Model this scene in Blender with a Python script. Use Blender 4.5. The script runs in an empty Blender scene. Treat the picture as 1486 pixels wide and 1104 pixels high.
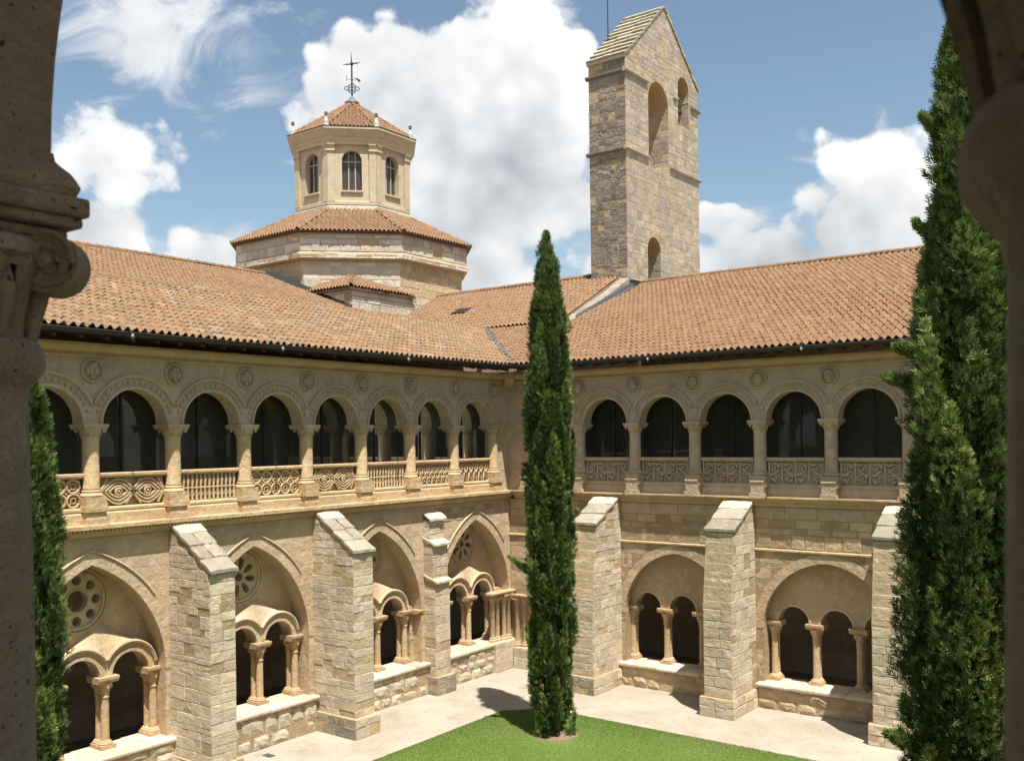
import bpy, bmesh, math, random
import numpy as np
from mathutils import Vector, Matrix
R = math.radians
random.seed(7); rng = np.random.default_rng(7)
scene = bpy.context.scene
col = scene.collection

# ---------------------------------------------------------------- camera
CAM = Vector((20.9207, -27.7658, 8.0205)); YAW, PITCH, ROLL = 0.6443, 0.00619, -0.0129
fw = Vector((-math.sin(YAW)*math.cos(PITCH), math.cos(YAW)*math.cos(PITCH), math.sin(PITCH)))
rt = Vector((math.cos(YAW), math.sin(YAW), 0)); up = rt.cross(fw)
rt2 = rt*math.cos(ROLL) + up*math.sin(ROLL); up2 = up*math.cos(ROLL) - rt*math.sin(ROLL)
cd = bpy.data.cameras.new('camera'); cam = bpy.data.objects.new('camera', cd); col.objects.link(cam)
cam.matrix_world = Matrix(((rt2.x, up2.x, -fw.x, CAM.x), (rt2.y, up2.y, -fw.y, CAM.y), (rt2.z, up2.z, -fw.z, CAM.z), (0, 0, 0, 1)))
cd.sensor_width = 36; cd.lens = 1395.14/1486*36; cd.shift_x = .0021; cd.shift_y = (627.04-552)/1486
cd.clip_start = .05; cd.clip_end = 2000
cd.dof.use_dof = True; cd.dof.focus_distance = 27; cd.dof.aperture_fstop = 7.5
scene.camera = cam

# ---------------------------------------------------------------- world and sun
SUN_EL = 68.5; SUN_H = Vector((.857, -.514))            # horizontal direction towards the sun
sx = SUN_H.x*math.cos(R(SUN_EL)); sy = SUN_H.y*math.cos(R(SUN_EL)); sz = math.sin(R(SUN_EL))
SUN_STRENGTH = 5.0; SKY_STRENGTH = .078; EXPOSURE = .84
world = bpy.data.worlds.new('World'); scene.world = world; world.use_nodes = True
wt = world.node_tree; wt.nodes.clear()
def wn(t, **k):
    n = wt.nodes.new(t)
    for a, b in k.items(): setattr(n, a, b)
    return n
def wl(a, b): wt.links.new(a, b)
def wm(op, a, b=None, c=None, clamp=False):
    n = wn('ShaderNodeMath', operation=op, use_clamp=clamp)
    for i, x in enumerate((a, b, c)):
        if x is None: continue
        if isinstance(x, (int, float)): n.inputs[i].default_value = x
        else: wl(x, n.inputs[i])
    return n.outputs[0]
def wss(x, lo, hi):
    n = wn('ShaderNodeMapRange', interpolation_type='SMOOTHSTEP')
    wl(x, n.inputs[0]); n.inputs[1].default_value = lo; n.inputs[2].default_value = hi
    return n.outputs[0]
sky = wn('ShaderNodeTexSky', sky_type='NISHITA'); sky.sun_disc = False
sky.sun_elevation = R(SUN_EL); sky.sun_rotation = math.atan2(SUN_H.x, SUN_H.y)
sky.altitude = 700; sky.air_density = 1.0; sky.dust_density = 1.8; sky.ozone_density = .7
tc = wn('ShaderNodeTexCoord'); sep = wn('ShaderNodeSeparateXYZ'); wl(tc.outputs['Generated'], sep.inputs[0])
az = wm('MULTIPLY', wm('ARCTAN2', wm('MULTIPLY', sep.outputs[0], -1.), sep.outputs[1]), 57.2958)
el = wm('MULTIPLY', wm('ARCSINE', sep.outputs[2]), 57.2958)
azel = wn('ShaderNodeCombineXYZ'); wl(az, azel.inputs[0]); wl(el, azel.inputs[1])
def wnoise(scale, detail, rough, dist=0., off=(0, 0), zs=1.3):
    mp = wn('ShaderNodeMapping'); wl(azel.outputs[0], mp.inputs[0])
    mp.inputs['Location'].default_value = (off[0], off[1], 0); mp.inputs['Scale'].default_value = (scale, scale*zs, 1)
    n = wn('ShaderNodeTexNoise', noise_dimensions='2D'); wl(mp.outputs[0], n.inputs['Vector'])
    n.inputs['Scale'].default_value = 1; n.inputs['Detail'].default_value = detail
    n.inputs['Roughness'].default_value = rough; n.inputs['Distortion'].default_value = dist
    return n.outputs[0]
# cumulus banks: (azimuth, elevation, half width, half height, weight)
BANKS = [(43.0, 18.2, 6.0, 5.4, 2.3), (36.0, 19.4, 4.8, 6.4, 2.3), (39.0, 15.0, 8.0, 4.6, 2.0), (38.2, 9.2, 3.4, 3.4, 1.0), (31.6, 8.2, 2.4, 2.2, .8),
         (59.4, 15.2, 3.2, 2.7, .85), (61, 11.0, 3.4, 3.0, .9), (54.3, 9.2, 3.0, 2.7, 1.1),
         (15.8, 12.0, 4.8, 4.4, 1.15), (21.8, 9.2, 5.0, 3.2, 1.1), (24.0, 12.3, 3.0, 1.1, 1.0), (8.5, 10.5, 4.5, 4.5, 1.0), (72, 17, 9, 5, .9)]
bias = None
for (a0, e0, ra, re, wgt) in BANKS:
    v = wn('ShaderNodeVectorMath', operation='MULTIPLY_ADD'); wl(azel.outputs[0], v.inputs[0])
    v.inputs[1].default_value = (1/ra, 1/re, 0); v.inputs[2].default_value = (-a0/ra, -e0/re, 0)
    d = wn('ShaderNodeVectorMath', operation='LENGTH'); wl(v.outputs[0], d.inputs[0])
    g = wm('MULTIPLY_ADD', d.outputs['Value'], -wgt, wgt)
    bias = g if bias is None else wm('MAXIMUM', bias, g)
# the same broken cloud all round the rest of the sky
far = wss(wm('ABSOLUTE', wm('SUBTRACT', az, 38.)), 32., 48.)
rest = wm('MULTIPLY', wm('SUBTRACT', wnoise(.035, 2, .5, 0., (4, 2)), .52), 3.2)
bias = wm('ADD', wm('MULTIPLY', wm('SUBTRACT', 1., far), wm('MAXIMUM', bias, -.9)), wm('MULTIPLY', far, rest))
n_big = wnoise(.15, 5, .5, .15)
n_fine = wnoise(.62, 5, .55, .0, (3, 1))
vor = wn('ShaderNodeTexVoronoi', feature='SMOOTH_F1', voronoi_dimensions='2D'); wl(azel.outputs[0], vor.inputs['Vector'])
vor.inputs['Scale'].default_value = .48; vor.inputs['Smoothness'].default_value = .4
puff = wm('SUBTRACT', .48, vor.outputs['Distance'])
dens = wm('ADD', bias, wm('MULTIPLY', wm('SUBTRACT', n_big, .5), 1.15))
dens = wm('ADD', dens, wm('MULTIPLY', wm('SUBTRACT', n_fine, .5), .52))
dens = wm('ADD', dens, wm('MULTIPLY', puff, .62))
mask = wss(dens, -.02, .24)
wisp = wm('MULTIPLY', wss(wm('ADD', wm('MULTIPLY', wm('SUBTRACT', wnoise(.12, 5, .62, .8, (7, 3), 2.6), .5), 2.), wm('MULTIPLY', bias, .55)), .0, .6), .68)
veil = wn('ShaderNodeVectorMath', operation='MULTIPLY_ADD'); wl(azel.outputs[0], veil.inputs[0]); veil.inputs[1].default_value = (1/7.5, 1/3.6, 0); veil.inputs[2].default_value = (-57./7.5, -21.6/3.6, 0)
vl = wn('ShaderNodeVectorMath', operation='LENGTH'); wl(veil.outputs[0], vl.inputs[0])
soft = wm('ADD', wm('MULTIPLY', wm('SUBTRACT', wnoise(.16, 6, .6, .5, (2, 5), 1.5), .5), 2.3), wm('MULTIPLY', wm('SUBTRACT', 1., vl.outputs['Value']), .75))
mask = wm('MAXIMUM', wm('MAXIMUM', mask, wisp), wm('MULTIPLY', wss(soft, -.05, .75), .85))
# vapour: thick cores a little greyer, crests white
n_lo = wnoise(.11, 3, .45, .1, (1.2, -.6)); n_sh = wnoise(.42, 4, .5, .0, (0, .9))
shade = wm('ADD', wm('MULTIPLY', wm('SUBTRACT', n_lo, .47), 1.3), wm('MULTIPLY', wm('SUBTRACT', n_sh, .5), .55))
shade = wm('ADD', shade, wm('MULTIPLY', puff, .42))
shade = wm('ADD', shade, wm('MULTIPLY', wm('SUBTRACT', wm('MINIMUM', el, 24.), 17.), .040))
shade = wm('ADD', wm('SUBTRACT', .80, wm('MULTIPLY', wss(dens, .35, 1.5), .34)), shade, clamp=True)
ccol = wn('ShaderNodeMix', data_type='RGBA'); wl(shade, ccol.inputs[0])
ccol.inputs[6].default_value = (3.2, 3.5, 3.85, 1); ccol.inputs[7].default_value = (7.2, 7.25, 7.3, 1)
skym = wn('ShaderNodeMix', data_type='RGBA'); wl(mask, skym.inputs[0]); tint = wn('ShaderNodeMix', data_type='RGBA', blend_type='MULTIPLY'); tint.inputs[0].default_value = 1; wl(sky.outputs[0], tint.inputs[6]); tint.inputs[7].default_value = (1.20, 1.18, 1.05, 1)
wl(tint.outputs[2], skym.inputs[6]); wl(ccol.outputs[2], skym.inputs[7])
bg = wn('ShaderNodeBackground'); bg.inputs[1].default_value = SKY_STRENGTH; wl(skym.outputs[2], bg.inputs[0])
wo = wn('ShaderNodeOutputWorld'); wl(bg.outputs[0], wo.inputs[0])
world.cycles.sampling_method = 'MANUAL'; world.cycles.sample_map_resolution = 256
ld = bpy.data.lights.new('sun', 'SUN'); ld.energy = SUN_STRENGTH; ld.angle = R(.53); ld.color = (1, .945, .865)
so = bpy.data.objects.new('sun', ld); col.objects.link(so); so.location = (20, -20, 60)
so.rotation_euler = Vector((-sx, -sy, -sz)).to_track_quat('-Z', 'Y').to_euler()
vs = scene.view_settings; vs.view_transform = 'Standard'; vs.look = 'None'; vs.exposure = EXPOSURE; vs.gamma = 1
scene.render.resolution_x = 1024; scene.render.resolution_y = 760
scene.render.engine = 'CYCLES'
scene.cycles.max_bounces = 8; scene.cycles.diffuse_bounces = 4; scene.cycles.transparent_max_bounces = 8

# ---------------------------------------------------------------- materials
def new_mat(name):
    m = bpy.data.materials.new(name); m.use_nodes = True; nt = m.node_tree
    b = nt.nodes['Principled BSDF']; return m, nt, b
def nd(nt, t, **k):
    n = nt.nodes.new(t)
    for a, b in k.items(): setattr(n, a, b)
    return n
def noise(nt, vec, scale, detail=4, rough=.55, dist=0.):
    n = nd(nt, 'ShaderNodeTexNoise'); nt.links.new(vec, n.inputs['Vector'])
    n.inputs['Scale'].default_value = scale; n.inputs['Detail'].default_value = detail
    n.inputs['Roughness'].default_value = rough; n.inputs['Distortion'].default_value = dist
    return n.outputs[0]
def mixc(nt, fac, a, b, mode='MIX'):
    n = nd(nt, 'ShaderNodeMix', data_type='RGBA', blend_type=mode)
    for i, x in ((0, fac), (6, a), (7, b)):
        if isinstance(x, (int, float)): n.inputs[i].default_value = x
        elif isinstance(x, tuple): n.inputs[i].default_value = (*x, 1) if len(x) == 3 else x
        else: nt.links.new(x, n.inputs[i])
    return n.outputs[2]
def ss(nt, x, lo, hi, a=0., b=1.):
    n = nd(nt, 'ShaderNodeMapRange', interpolation_type='SMOOTHSTEP'); nt.links.new(x, n.inputs[0])
    for i, v in ((1, lo), (2, hi), (3, a), (4, b)): n.inputs[i].default_value = v
    return n.outputs[0]
def mth(nt, op, a, b=None):
    n = nd(nt, 'ShaderNodeMath', operation=op)
    for i, x in enumerate((a, b)):
        if x is None: continue
        if isinstance(x, (int, float)): n.inputs[i].default_value = x
        else: nt.links.new(x, n.inputs[i])
    return n.outputs[0]
def stone_mat(name, a, b, c, rough=.9, bump=.5, bscale=22, dark=(.10, .085, .065), stain=.35, pits=.0, rnd=.55, big=.7, grime=.42):
    """a base, b second tone, c pale tone; stains are mineral streaks with their own shape"""
    m, nt, bs = new_mat(name); L = nt.links.new
    pos = nd(nt, 'ShaderNodeNewGeometry').outputs['Position']
    oi = nd(nt, 'ShaderNodeObjectInfo').outputs['Random']
    at = nd(nt, 'ShaderNodeAttribute', attribute_name='tone').outputs['Fac']
    rn = mth(nt, 'FRACT', mth(nt, 'ADD', oi, at))
    c1 = mixc(nt, ss(nt, noise(nt, pos, big, 5, .6), .35, .65), a, b)
    c2 = mixc(nt, mth(nt, 'MULTIPLY', ss(nt, noise(nt, pos, 3.3, 6, .7, .4), .48, .66), .9), c1, c)
    c2 = mixc(nt, mth(nt, 'MULTIPLY', ss(nt, noise(nt, pos, 7.5, 6, .75, .5), .56, .70), .38), c2, tuple(x*.55 for x in b))
    # block to block difference
    c3 = mixc(nt, ss(nt, rn, .0, 1., .0, rnd), c2, mixc(nt, .5, b, c))
    vv = nd(nt, 'ShaderNodeHueSaturation'); L(c3, vv.inputs['Color']); L(ss(nt, mth(nt, 'FRACT', mth(nt, 'MULTIPLY', rn, 7.31)), 0, 1, 1-.28*rnd, 1+.22*rnd), vv.inputs['Value'])
    mp = nd(nt, 'ShaderNodeMapping'); L(pos, mp.inputs[0]); mp.inputs['Scale'].default_value = (1, 1, .22)
    st = mth(nt, 'MULTIPLY', ss(nt, noise(nt, mp.outputs[0], 2.6, 6, .7, .6), .56, .80), stain)
    c4 = mixc(nt, st, vv.outputs[0], dark)
    gr = mth(nt, 'MULTIPLY', ss(nt, noise(nt, pos, 1.25, 8, .74, .35), .50, .66), grime)
    c4 = mixc(nt, gr, c4, tuple(x*.52+.02 for x in c))
    fine = noise(nt, pos, bscale*4, 5, .7)
    c5 = mixc(nt, ss(nt, fine, .3, .7, .0, .32), c4, mixc(nt, .55, c4, dark))
    n1 = noise(nt, pos, bscale, 8, .68, .2)
    h = mth(nt, 'ADD', n1, mth(nt, 'MULTIPLY', noise(nt, pos, bscale*.22, 5, .62), 2.6))
    if pits > 0:
        pm = ss(nt, mth(nt, 'ADD', noise(nt, pos, pits, 2, .5, .3), mth(nt, 'MULTIPLY', noise(nt, pos, pits*.12, 3), .35)), .86, .93, 1., 0.)
        c5 = mixc(nt, pm, dark, c5); h = mth(nt, 'ADD', h, mth(nt, 'MULTIPLY', pm, .7))
    L(c5, bs.inputs['Base Color']); bs.inputs['Roughness'].default_value = rough
    bs.inputs['Specular IOR Level'].default_value = .25
    bp = nd(nt, 'ShaderNodeBump'); bp.inputs['Strength'].default_value = min(1, bump*1.1); bp.inputs['Distance'].default_value = .032
    L(h, bp.inputs['Height']); L(bp.outputs[0], bs.inputs['Normal'])
    return m
M = {}
M['wall'] = stone_mat('golden_wall_stone', (0.55, 0.421, 0.276), (0.492, 0.355, 0.212), (0.619, 0.503, 0.364), big=.5, stain=0.32, rnd=.28)
M['butt'] = stone_mat('buttress_limestone', (0.588, 0.507, 0.371), (0.523, 0.423, 0.292), (0.655, 0.589, 0.475), stain=.55, rnd=.5, dark=(.15, .135, .11), bump=.40, grime=.55)
M['mortar'] = stone_mat('lime_mortar', (0.442, 0.338, 0.204), (0.394, 0.294, 0.169), (0.488, 0.387, 0.25), stain=.2)
M['rubble'] = stone_mat('rough_rubble', (0.518, 0.389, 0.233), (0.432, 0.293, 0.153), (0.605, 0.505, 0.372), stain=.25, bump=1., bscale=9, rnd=.9)
M['carved'] = stone_mat('carved_gallery_stone', (0.522, 0.417, 0.287), (0.461, 0.352, 0.226), (0.572, 0.471, 0.349), stain=0.36, bscale=30, rnd=.2)
M['balus'] = stone_mat('balustrade_stone', (0.572, 0.424, 0.244), (0.518, 0.364, 0.195), (0.616, 0.48, 0.307), stain=0.2, bscale=30, rnd=.2)
M['shaft'] = stone_mat('ochre_shaft_stone', (0.522, 0.374, 0.219), (0.479, 0.326, 0.178), (0.539, 0.418, 0.269), stain=.12, bscale=34, rnd=.25)
M['slab'] = stone_mat('weathered_slab', (0.31, 0.275, 0.215), (0.25, 0.215, 0.155), (0.4, 0.37, 0.3), stain=0.8, dark=(.11, .10, .085), rnd=.7, big=1.5)
M['tower'] = stone_mat('tower_rubble', (0.4, 0.349, 0.275), (0.34, 0.288, 0.217), (0.48, 0.435, 0.361), stain=0.65, rnd=0.6, bump=0.55, bscale=12, big=.35, dark=(0.12, 0.105, 0.085))
M['towerd'] = stone_mat('lichen_shade_tower_rubble', (0.27, 0.23, 0.175), (0.185, 0.16, 0.125), (0.37, 0.33, 0.26), stain=0.95, dark=(.07, .062, .055), rnd=.7, bump=0.7, bscale=12)  # lichen-dark stone; narrow face's shade also put into its colour
M['lichen'] = stone_mat('lichen_slab', (.42, .39, .30), (.33, .295, .19), (.52, .49, .41), stain=.6, rnd=.8)
M['white'] = stone_mat('pale_ashlar', (0.6, 0.55, 0.455), (0.54, 0.475, 0.365), (0.66, 0.625, 0.55), stain=0.4, rnd=0.6)
M['plaster'] = stone_mat('ochre_plaster', (0.55, 0.464, 0.325), (0.51, 0.423, 0.286), (0.58, 0.51, 0.38), stain=0.14, bump=.15, rnd=.1)
M['near'] = stone_mat('porous_near_stone', (0.482, 0.397, 0.296), (0.374, 0.296, 0.207), (0.554, 0.474, 0.367), stain=.5, dark=(.06, .045, .03), pits=70, bump=.8, bscale=40, rnd=.1)
M['inner'] = stone_mat('inner_wall_stone', (0.55, 0.46, 0.34), (0.48, 0.39, 0.28), (0.6, 0.52, 0.4), stain=.3, rnd=.5)
M['finial'] = stone_mat('pale_finial_stone', (.58, .54, .46), (.53, .48, .39), (.64, .60, .53), stain=.35, rnd=.3)

def simple(name, colr, rough=.7, metal=0., nscale=20, var=.25, bump=.0):
    m, nt, bs = new_mat(name)
    pos = nd(nt, 'ShaderNodeNewGeometry').outputs['Position']
    n = noise(nt, pos, nscale, 5, .6)
    d = tuple(x*(1-var) for x in colr); l = tuple(min(1, x*(1+var)) for x in colr)
    nt.links.new(mixc(nt, n, d, l), bs.inputs['Base Color'])
    bs.inputs['Roughness'].default_value = rough; bs.inputs['Metallic'].default_value = metal
    if bump:
        bp = nd(nt, 'ShaderNodeBump'); bp.inputs['Strength'].default_value = bump; bp.inputs['Distance'].default_value = .02
        nt.links.new(n, bp.inputs['Height']); nt.links.new(bp.outputs[0], bs.inputs['Normal'])
    return m
M['gutter'] = simple('dark_metal_gutter', (.045, .045, .042), .5, .6)
M['zinc'] = simple('zinc_flashing', (.16, .175, .20), .45, .7)
M['wood'] = simple('dark_eaves_timber', (.055, .038, .024), .8)
M['frame'] = simple('black_metal_frame', (.02, .02, .02), .5, .4)
M['iron'] = simple('wrought_iron', (.045, .05, .05), .6, .5)
M['lead'] = simple('lead_cap', (.14, .15, .15), .6, .4)
M['bounce_coat'] = simple('pale_bounce_coat', (.76, .70, .60), .9, 0, 6, .08)  # added pale coat on unseen gallery surfaces to bounce light onto near columns
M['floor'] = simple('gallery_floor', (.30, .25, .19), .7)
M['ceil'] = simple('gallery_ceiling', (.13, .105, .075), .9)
M['bell'] = simple('bronze_bell', (.07, .075, .05), .5, .7)
M['whitemetal'] = simple('white_lamp_metal', (.20, .21, .22), .4)
M['mullion'] = simple('grey_window_bar', (.42, .40, .36), .6)
M['curtain'] = simple('brown_blind', (.075, .055, .035), .6)
M['bark'] = simple('cypress_bark', (.11, .085, .06), .95, 0, 30, .4, .6)
M['soil'] = simple('bare_soil', (.20, .135, .085), .98, 0, 25, .35, .5)
M['dirt'] = simple('scuffed_gravel_edge', (.36, .31, .25), .95, 0, 30, .2, .3)

def tile_mat(name, cols, patch):
    m, nt, bs = new_mat(name); L = nt.links.new
    pos = nd(nt, 'ShaderNodeNewGeometry').outputs['Position']
    oi = nd(nt, 'ShaderNodeObjectInfo').outputs['Random']
    at = nd(nt, 'ShaderNodeAttribute', attribute_name='tone').outputs['Fac']
    rn = mth(nt, 'FRACT', mth(nt, 'ADD', oi, at))
    rn2 = mth(nt, 'ADD', mth(nt, 'MULTIPLY', rn, 1-patch), mth(nt, 'MULTIPLY', ss(nt, noise(nt, pos, .45, 4, .6), .3, .7), patch))
    rp = nd(nt, 'ShaderNodeValToRGB'); L(rn2, rp.inputs[0]); e = rp.color_ramp.elements
    n = len(cols)
    while len(e) < n: e.new(.5)
    for i, c in enumerate(cols): e[i].position = i/(n-1); e[i].color = (*c, 1)
    f = noise(nt, pos, 38, 6, .7)
    c1 = mixc(nt, ss(nt, f, .35, .75, 0, .45), rp.outputs[0], (.12, .085, .06))
    c2 = mixc(nt, mth(nt, 'MULTIPLY', ss(nt, noise(nt, pos, 5, 6, .7), .55, .75), .35), c1, (.40, .35, .27))
    L(c2, bs.inputs['Base Color']); bs.inputs['Roughness'].default_value = .85
    bs.inputs['Specular IOR Level'].default_value = .25
    bp = nd(nt, 'ShaderNodeBump'); bp.inputs['Strength'].default_value = .35; bp.inputs['Distance'].default_value = .01
    L(f, bp.inputs['Height']); L(bp.outputs[0], bs.inputs['Normal'])
    return m
M['tileL'] = tile_mat('mixed_clay_tile', [(0.193, 0.146, 0.102), (0.316, 0.23, 0.14), (0.236, 0.175, 0.118), (0.169, 0.112, 0.066), (0.243, 0.137, 0.071), (0.204, 0.134, 0.076), (0.268, 0.165, 0.082), (0.23, 0.124, 0.063), (0.286, 0.19, 0.097), (0.255, 0.153, 0.078), (0.187, 0.128, 0.075)], .25)
M['tileR'] = tile_mat('orange_clay_tile', [(0.158, 0.097, 0.055), (0.189, 0.102, 0.05), (0.209, 0.123, 0.064), (0.178, 0.09, 0.046), (0.222, 0.139, 0.074), (0.198, 0.11, 0.055)], .18)
M['tileD'] = tile_mat('old_clay_tile', [(0.171, 0.104, 0.059), (0.233, 0.133, 0.07), (0.205, 0.119, 0.065), (0.257, 0.16, 0.084), (0.185, 0.107, 0.061), (0.248, 0.147, 0.077)], .25)
M['under'] = simple('roof_underlay', (.13, .08, .055), .95)

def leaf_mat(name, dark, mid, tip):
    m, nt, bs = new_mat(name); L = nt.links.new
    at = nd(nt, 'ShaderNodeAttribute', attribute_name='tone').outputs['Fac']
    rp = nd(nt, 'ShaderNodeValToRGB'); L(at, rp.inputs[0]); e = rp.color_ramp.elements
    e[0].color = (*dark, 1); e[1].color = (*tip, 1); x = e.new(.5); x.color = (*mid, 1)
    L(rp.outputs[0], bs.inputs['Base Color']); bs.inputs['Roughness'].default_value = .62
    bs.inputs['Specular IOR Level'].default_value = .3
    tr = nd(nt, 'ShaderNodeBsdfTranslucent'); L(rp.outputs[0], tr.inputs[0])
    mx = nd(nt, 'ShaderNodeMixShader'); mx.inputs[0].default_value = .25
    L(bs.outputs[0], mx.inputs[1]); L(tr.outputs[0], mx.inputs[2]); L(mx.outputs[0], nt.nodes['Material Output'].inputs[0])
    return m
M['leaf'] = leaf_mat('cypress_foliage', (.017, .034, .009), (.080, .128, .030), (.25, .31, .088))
M['grass'] = leaf_mat('lawn_blades', (.105, .165, .030), (.135, .195, .042), (.195, .23, .07))

def ground_mat(name, a, b, c, sc, bump):
    m, nt, bs = new_mat(name); L = nt.links.new
    pos = nd(nt, 'ShaderNodeNewGeometry').outputs['Position']
    c1 = mixc(nt, ss(nt, noise(nt, pos, .55, 6, .65, .3), .35, .68), a, b)
    c2 = mixc(nt, ss(nt, noise(nt, pos, sc, 6, .75), .42, .68, 0, .6), c1, c)
    c2 = mixc(nt, mth(nt, 'MULTIPLY', ss(nt, noise(nt, pos, 1.7, 7, .72, .5), .52, .70), .30), c2, tuple(x*.55 for x in b))
    L(c2, bs.inputs['Base Color']); bs.inputs['Roughness'].default_value = .95; bs.inputs['Specular IOR Level'].default_value = .15
    bp = nd(nt, 'ShaderNodeBump'); bp.inputs['Strength'].default_value = bump; bp.inputs['Distance'].default_value = .02
    L(noise(nt, pos, sc, 8, .75), bp.inputs['Height']); L(bp.outputs[0], bs.inputs['Normal'])
    return m
M['gravel'] = ground_mat('pale_gravel', (.37, .33, .27), (.285, .245, .19), (.41, .38, .325), 45, .6)
M['lawn'] = ground_mat('lawn_turf', (.11, .17, .035), (.13, .185, .048), (.095, .15, .028), 30, .5)
M['earth'] = ground_mat('earth', (.22, .18, .13), (.26, .21, .15), (.18, .15, .11), 8, .4)

def glass_mat(name, tint):
    m, nt, bs = new_mat(name); nt.nodes.remove(bs); L = nt.links.new
    tr = nd(nt, 'ShaderNodeBsdfTransparent'); tr.inputs[0].default_value = (*tint, 1)
    gl = nd(nt, 'ShaderNodeBsdfGlossy'); gl.inputs['Roughness'].default_value = .015; gl.inputs[0].default_value = (.9, .95, .95, 1)
    fr = nd(nt, 'ShaderNodeFresnel'); fr.inputs[0].default_value = 1.42
    mx = nd(nt, 'ShaderNodeMixShader'); L(fr.outputs[0], mx.inputs[0]); L(tr.outputs[0], mx.inputs[1]); L(gl.outputs[0], mx.inputs[2])
    df = nd(nt, 'ShaderNodeBsdfDiffuse'); df.inputs[0].default_value = (.34, .42, .43, 1)
    m2 = nd(nt, 'ShaderNodeMixShader'); m2.inputs[0].default_value = .035; L(mx.outputs[0], m2.inputs[1]); L(df.outputs[0], m2.inputs[2])
    L(m2.outputs[0], nt.nodes['Material Output'].inputs[0]); return m
M['brownglass'] = simple('dim_brown_glass', (.06, .048, .034), .22)
M['glass'] = glass_mat('tinted_gallery_glass', (.46, .51, .50))

# ---------------------------------------------------------------- mesh helpers
class Fr:
    """local frame: u along a wall, w out of it, z up"""
    def __init__(s, O, U, W):
        s.O = Vector(O); s.U = Vector(U).normalized(); s.W = Vector(W).normalized()
        s.rh = s.U.cross(s.W).z > 0
    def P(s, u, w, z): return s.O + s.U*u + s.W*w + Vector((0, 0, z))
LF = Fr((0, 0, 0), (0, -1, 0), (1, 0, 0)); RF = Fr((0, 0, 0), (1, 0, 0), (0, -1, 0))
XY = Fr((0, 0, 0), (1, 0, 0), (0, 1, 0))
class MB:
    def __init__(s): s.v = []; s.f = []; s.t = []
    def add(s, vs, fs, tone=0.):
        n = len(s.v); s.v += [tuple(x) for x in vs]; s.f += [tuple(i+n for i in q) for q in fs]; s.t += [tone]*len(vs)
        return s
    def box(s, F, u0, u1, w0, w1, z0, z1):
        vs = [F.P(u, w, z) for z in (z0, z1) for (u, w) in ((u0, w0), (u1, w0), (u1, w1), (u0, w1))]
        return s.add(vs, [(0, 3, 2, 1), (4, 5, 6, 7), (0, 1, 5, 4), (1, 2, 6, 5), (2, 3, 7, 6), (3, 0, 4, 7)])
    def prism(s, F, poly, w0, w1):
        n = len(poly); vs = [F.P(u, w0, z) for u, z in poly] + [F.P(u, w1, z) for u, z in poly]
        return s.add(vs, [tuple(range(n)), tuple(range(2*n-1, n-1, -1))] + [(i, (i+1) % n, n+(i+1) % n, n+i) for i in range(n)])
    def moulding(s, F, prof, u0, u1):
        n = len(prof); vs = [F.P(u0, w, z) for w, z in prof] + [F.P(u1, w, z) for w, z in prof]
        return s.add(vs, [tuple(range(n)), tuple(range(2*n-1, n-1, -1))] + [(i, (i+1) % n, n+(i+1) % n, n+i) for i in range(n)])
    def curtain(s, F, us, zl, zh, w0, w1):
        n = len(us); vs = []
        for w in (w0, w1):
            vs += [F.P(us[i], w, zl[i]) for i in range(n)] + [F.P(us[i], w, zh[i]) for i in range(n)]
        fs = []
        for i in range(n-1):
            fs += [(i, i+1, n+i+1, n+i), (2*n+i, 3*n+i, 3*n+i+1, 2*n+i+1), (i, 2*n+i, 2*n+i+1, i+1), (n+i, n+i+1, 3*n+i+1, 3*n+i)]
        fs += [(0, n, 3*n, 2*n), (n-1, 3*n-1, 4*n-1, 2*n-1)]
        return s.add(vs, fs)
    def ruled(s, A, B):
        n = len(A); return s.add(list(A)+list(B), [(i, i+1, n+i+1, n+i) for i in range(n-1)])
    def lathe(s, c, prof, n=16, sc=(1, 1), rot=0., cap=True):
        m = len(prof); vs = []
        for r, z in prof:
            for k in range(n):
                a = rot + 2*math.pi*k/n; vs.append((c[0]+r*math.cos(a)*sc[0], c[1]+r*math.sin(a)*sc[1], c[2]+z))
        fs = [(i*n+k, i*n+(k+1) % n, (i+1)*n+(k+1) % n, (i+1)*n+k) for i in range(m-1) for k in range(n)]
        if cap: fs += [tuple(range(n-1, -1, -1)), tuple((m-1)*n+k for k in range(n))]
        return s.add(vs, fs)
    def tube(s, pts, r, n=6, closed=False, flat=1.):
        pts = [Vector(p) for p in pts]; m = len(pts); vs = []
        for i, p in enumerate(pts):
            a = pts[(i-1) % m] if (closed or i) else p; b = pts[(i+1) % m] if (closed or i < m-1) else p
            t = (b-a).normalized(); ref = Vector((0, 0, 1)) if abs(t.z) < .95 else Vector((1, 0, 0))
            x = t.cross(ref).normalized(); y = x.cross(t)
            rr = r[i] if isinstance(r, (list, tuple)) else r
            vs += [p + x*rr*math.cos(2*math.pi*k/n) + y*rr*math.sin(2*math.pi*k/n) for k in range(n)]
        fs = [(i*n+k, i*n+(k+1) % n, ((i+1) % m)*n+(k+1) % n, ((i+1) % m)*n+k) for i in range(m if closed else m-1) for k in range(n)]
        if not closed: fs += [tuple(range(n-1, -1, -1)), tuple((m-1)*n+k for k in range(n))]
        return s.add(vs, fs)
    def arcband(s, F, cu, cz, prof, a0, a1, n):
        """sweep a (radius, w) profile round an arc"""
        m = len(prof); vs = []
        for k in range(n+1):
            a = a0+(a1-a0)*k/n
            vs += [F.P(cu+r*math.cos(a), w, cz+r*math.sin(a)) for r, w in prof]
        fs = [(k*m+i, k*m+(i+1) % m, (k+1)*m+(i+1) % m, (k+1)*m+i) for k in range(n) for i in range(m)]
        fs += [tuple(range(m)), tuple(n*m+i for i in range(m-1, -1, -1))]
        return s.add(vs, fs)
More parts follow.
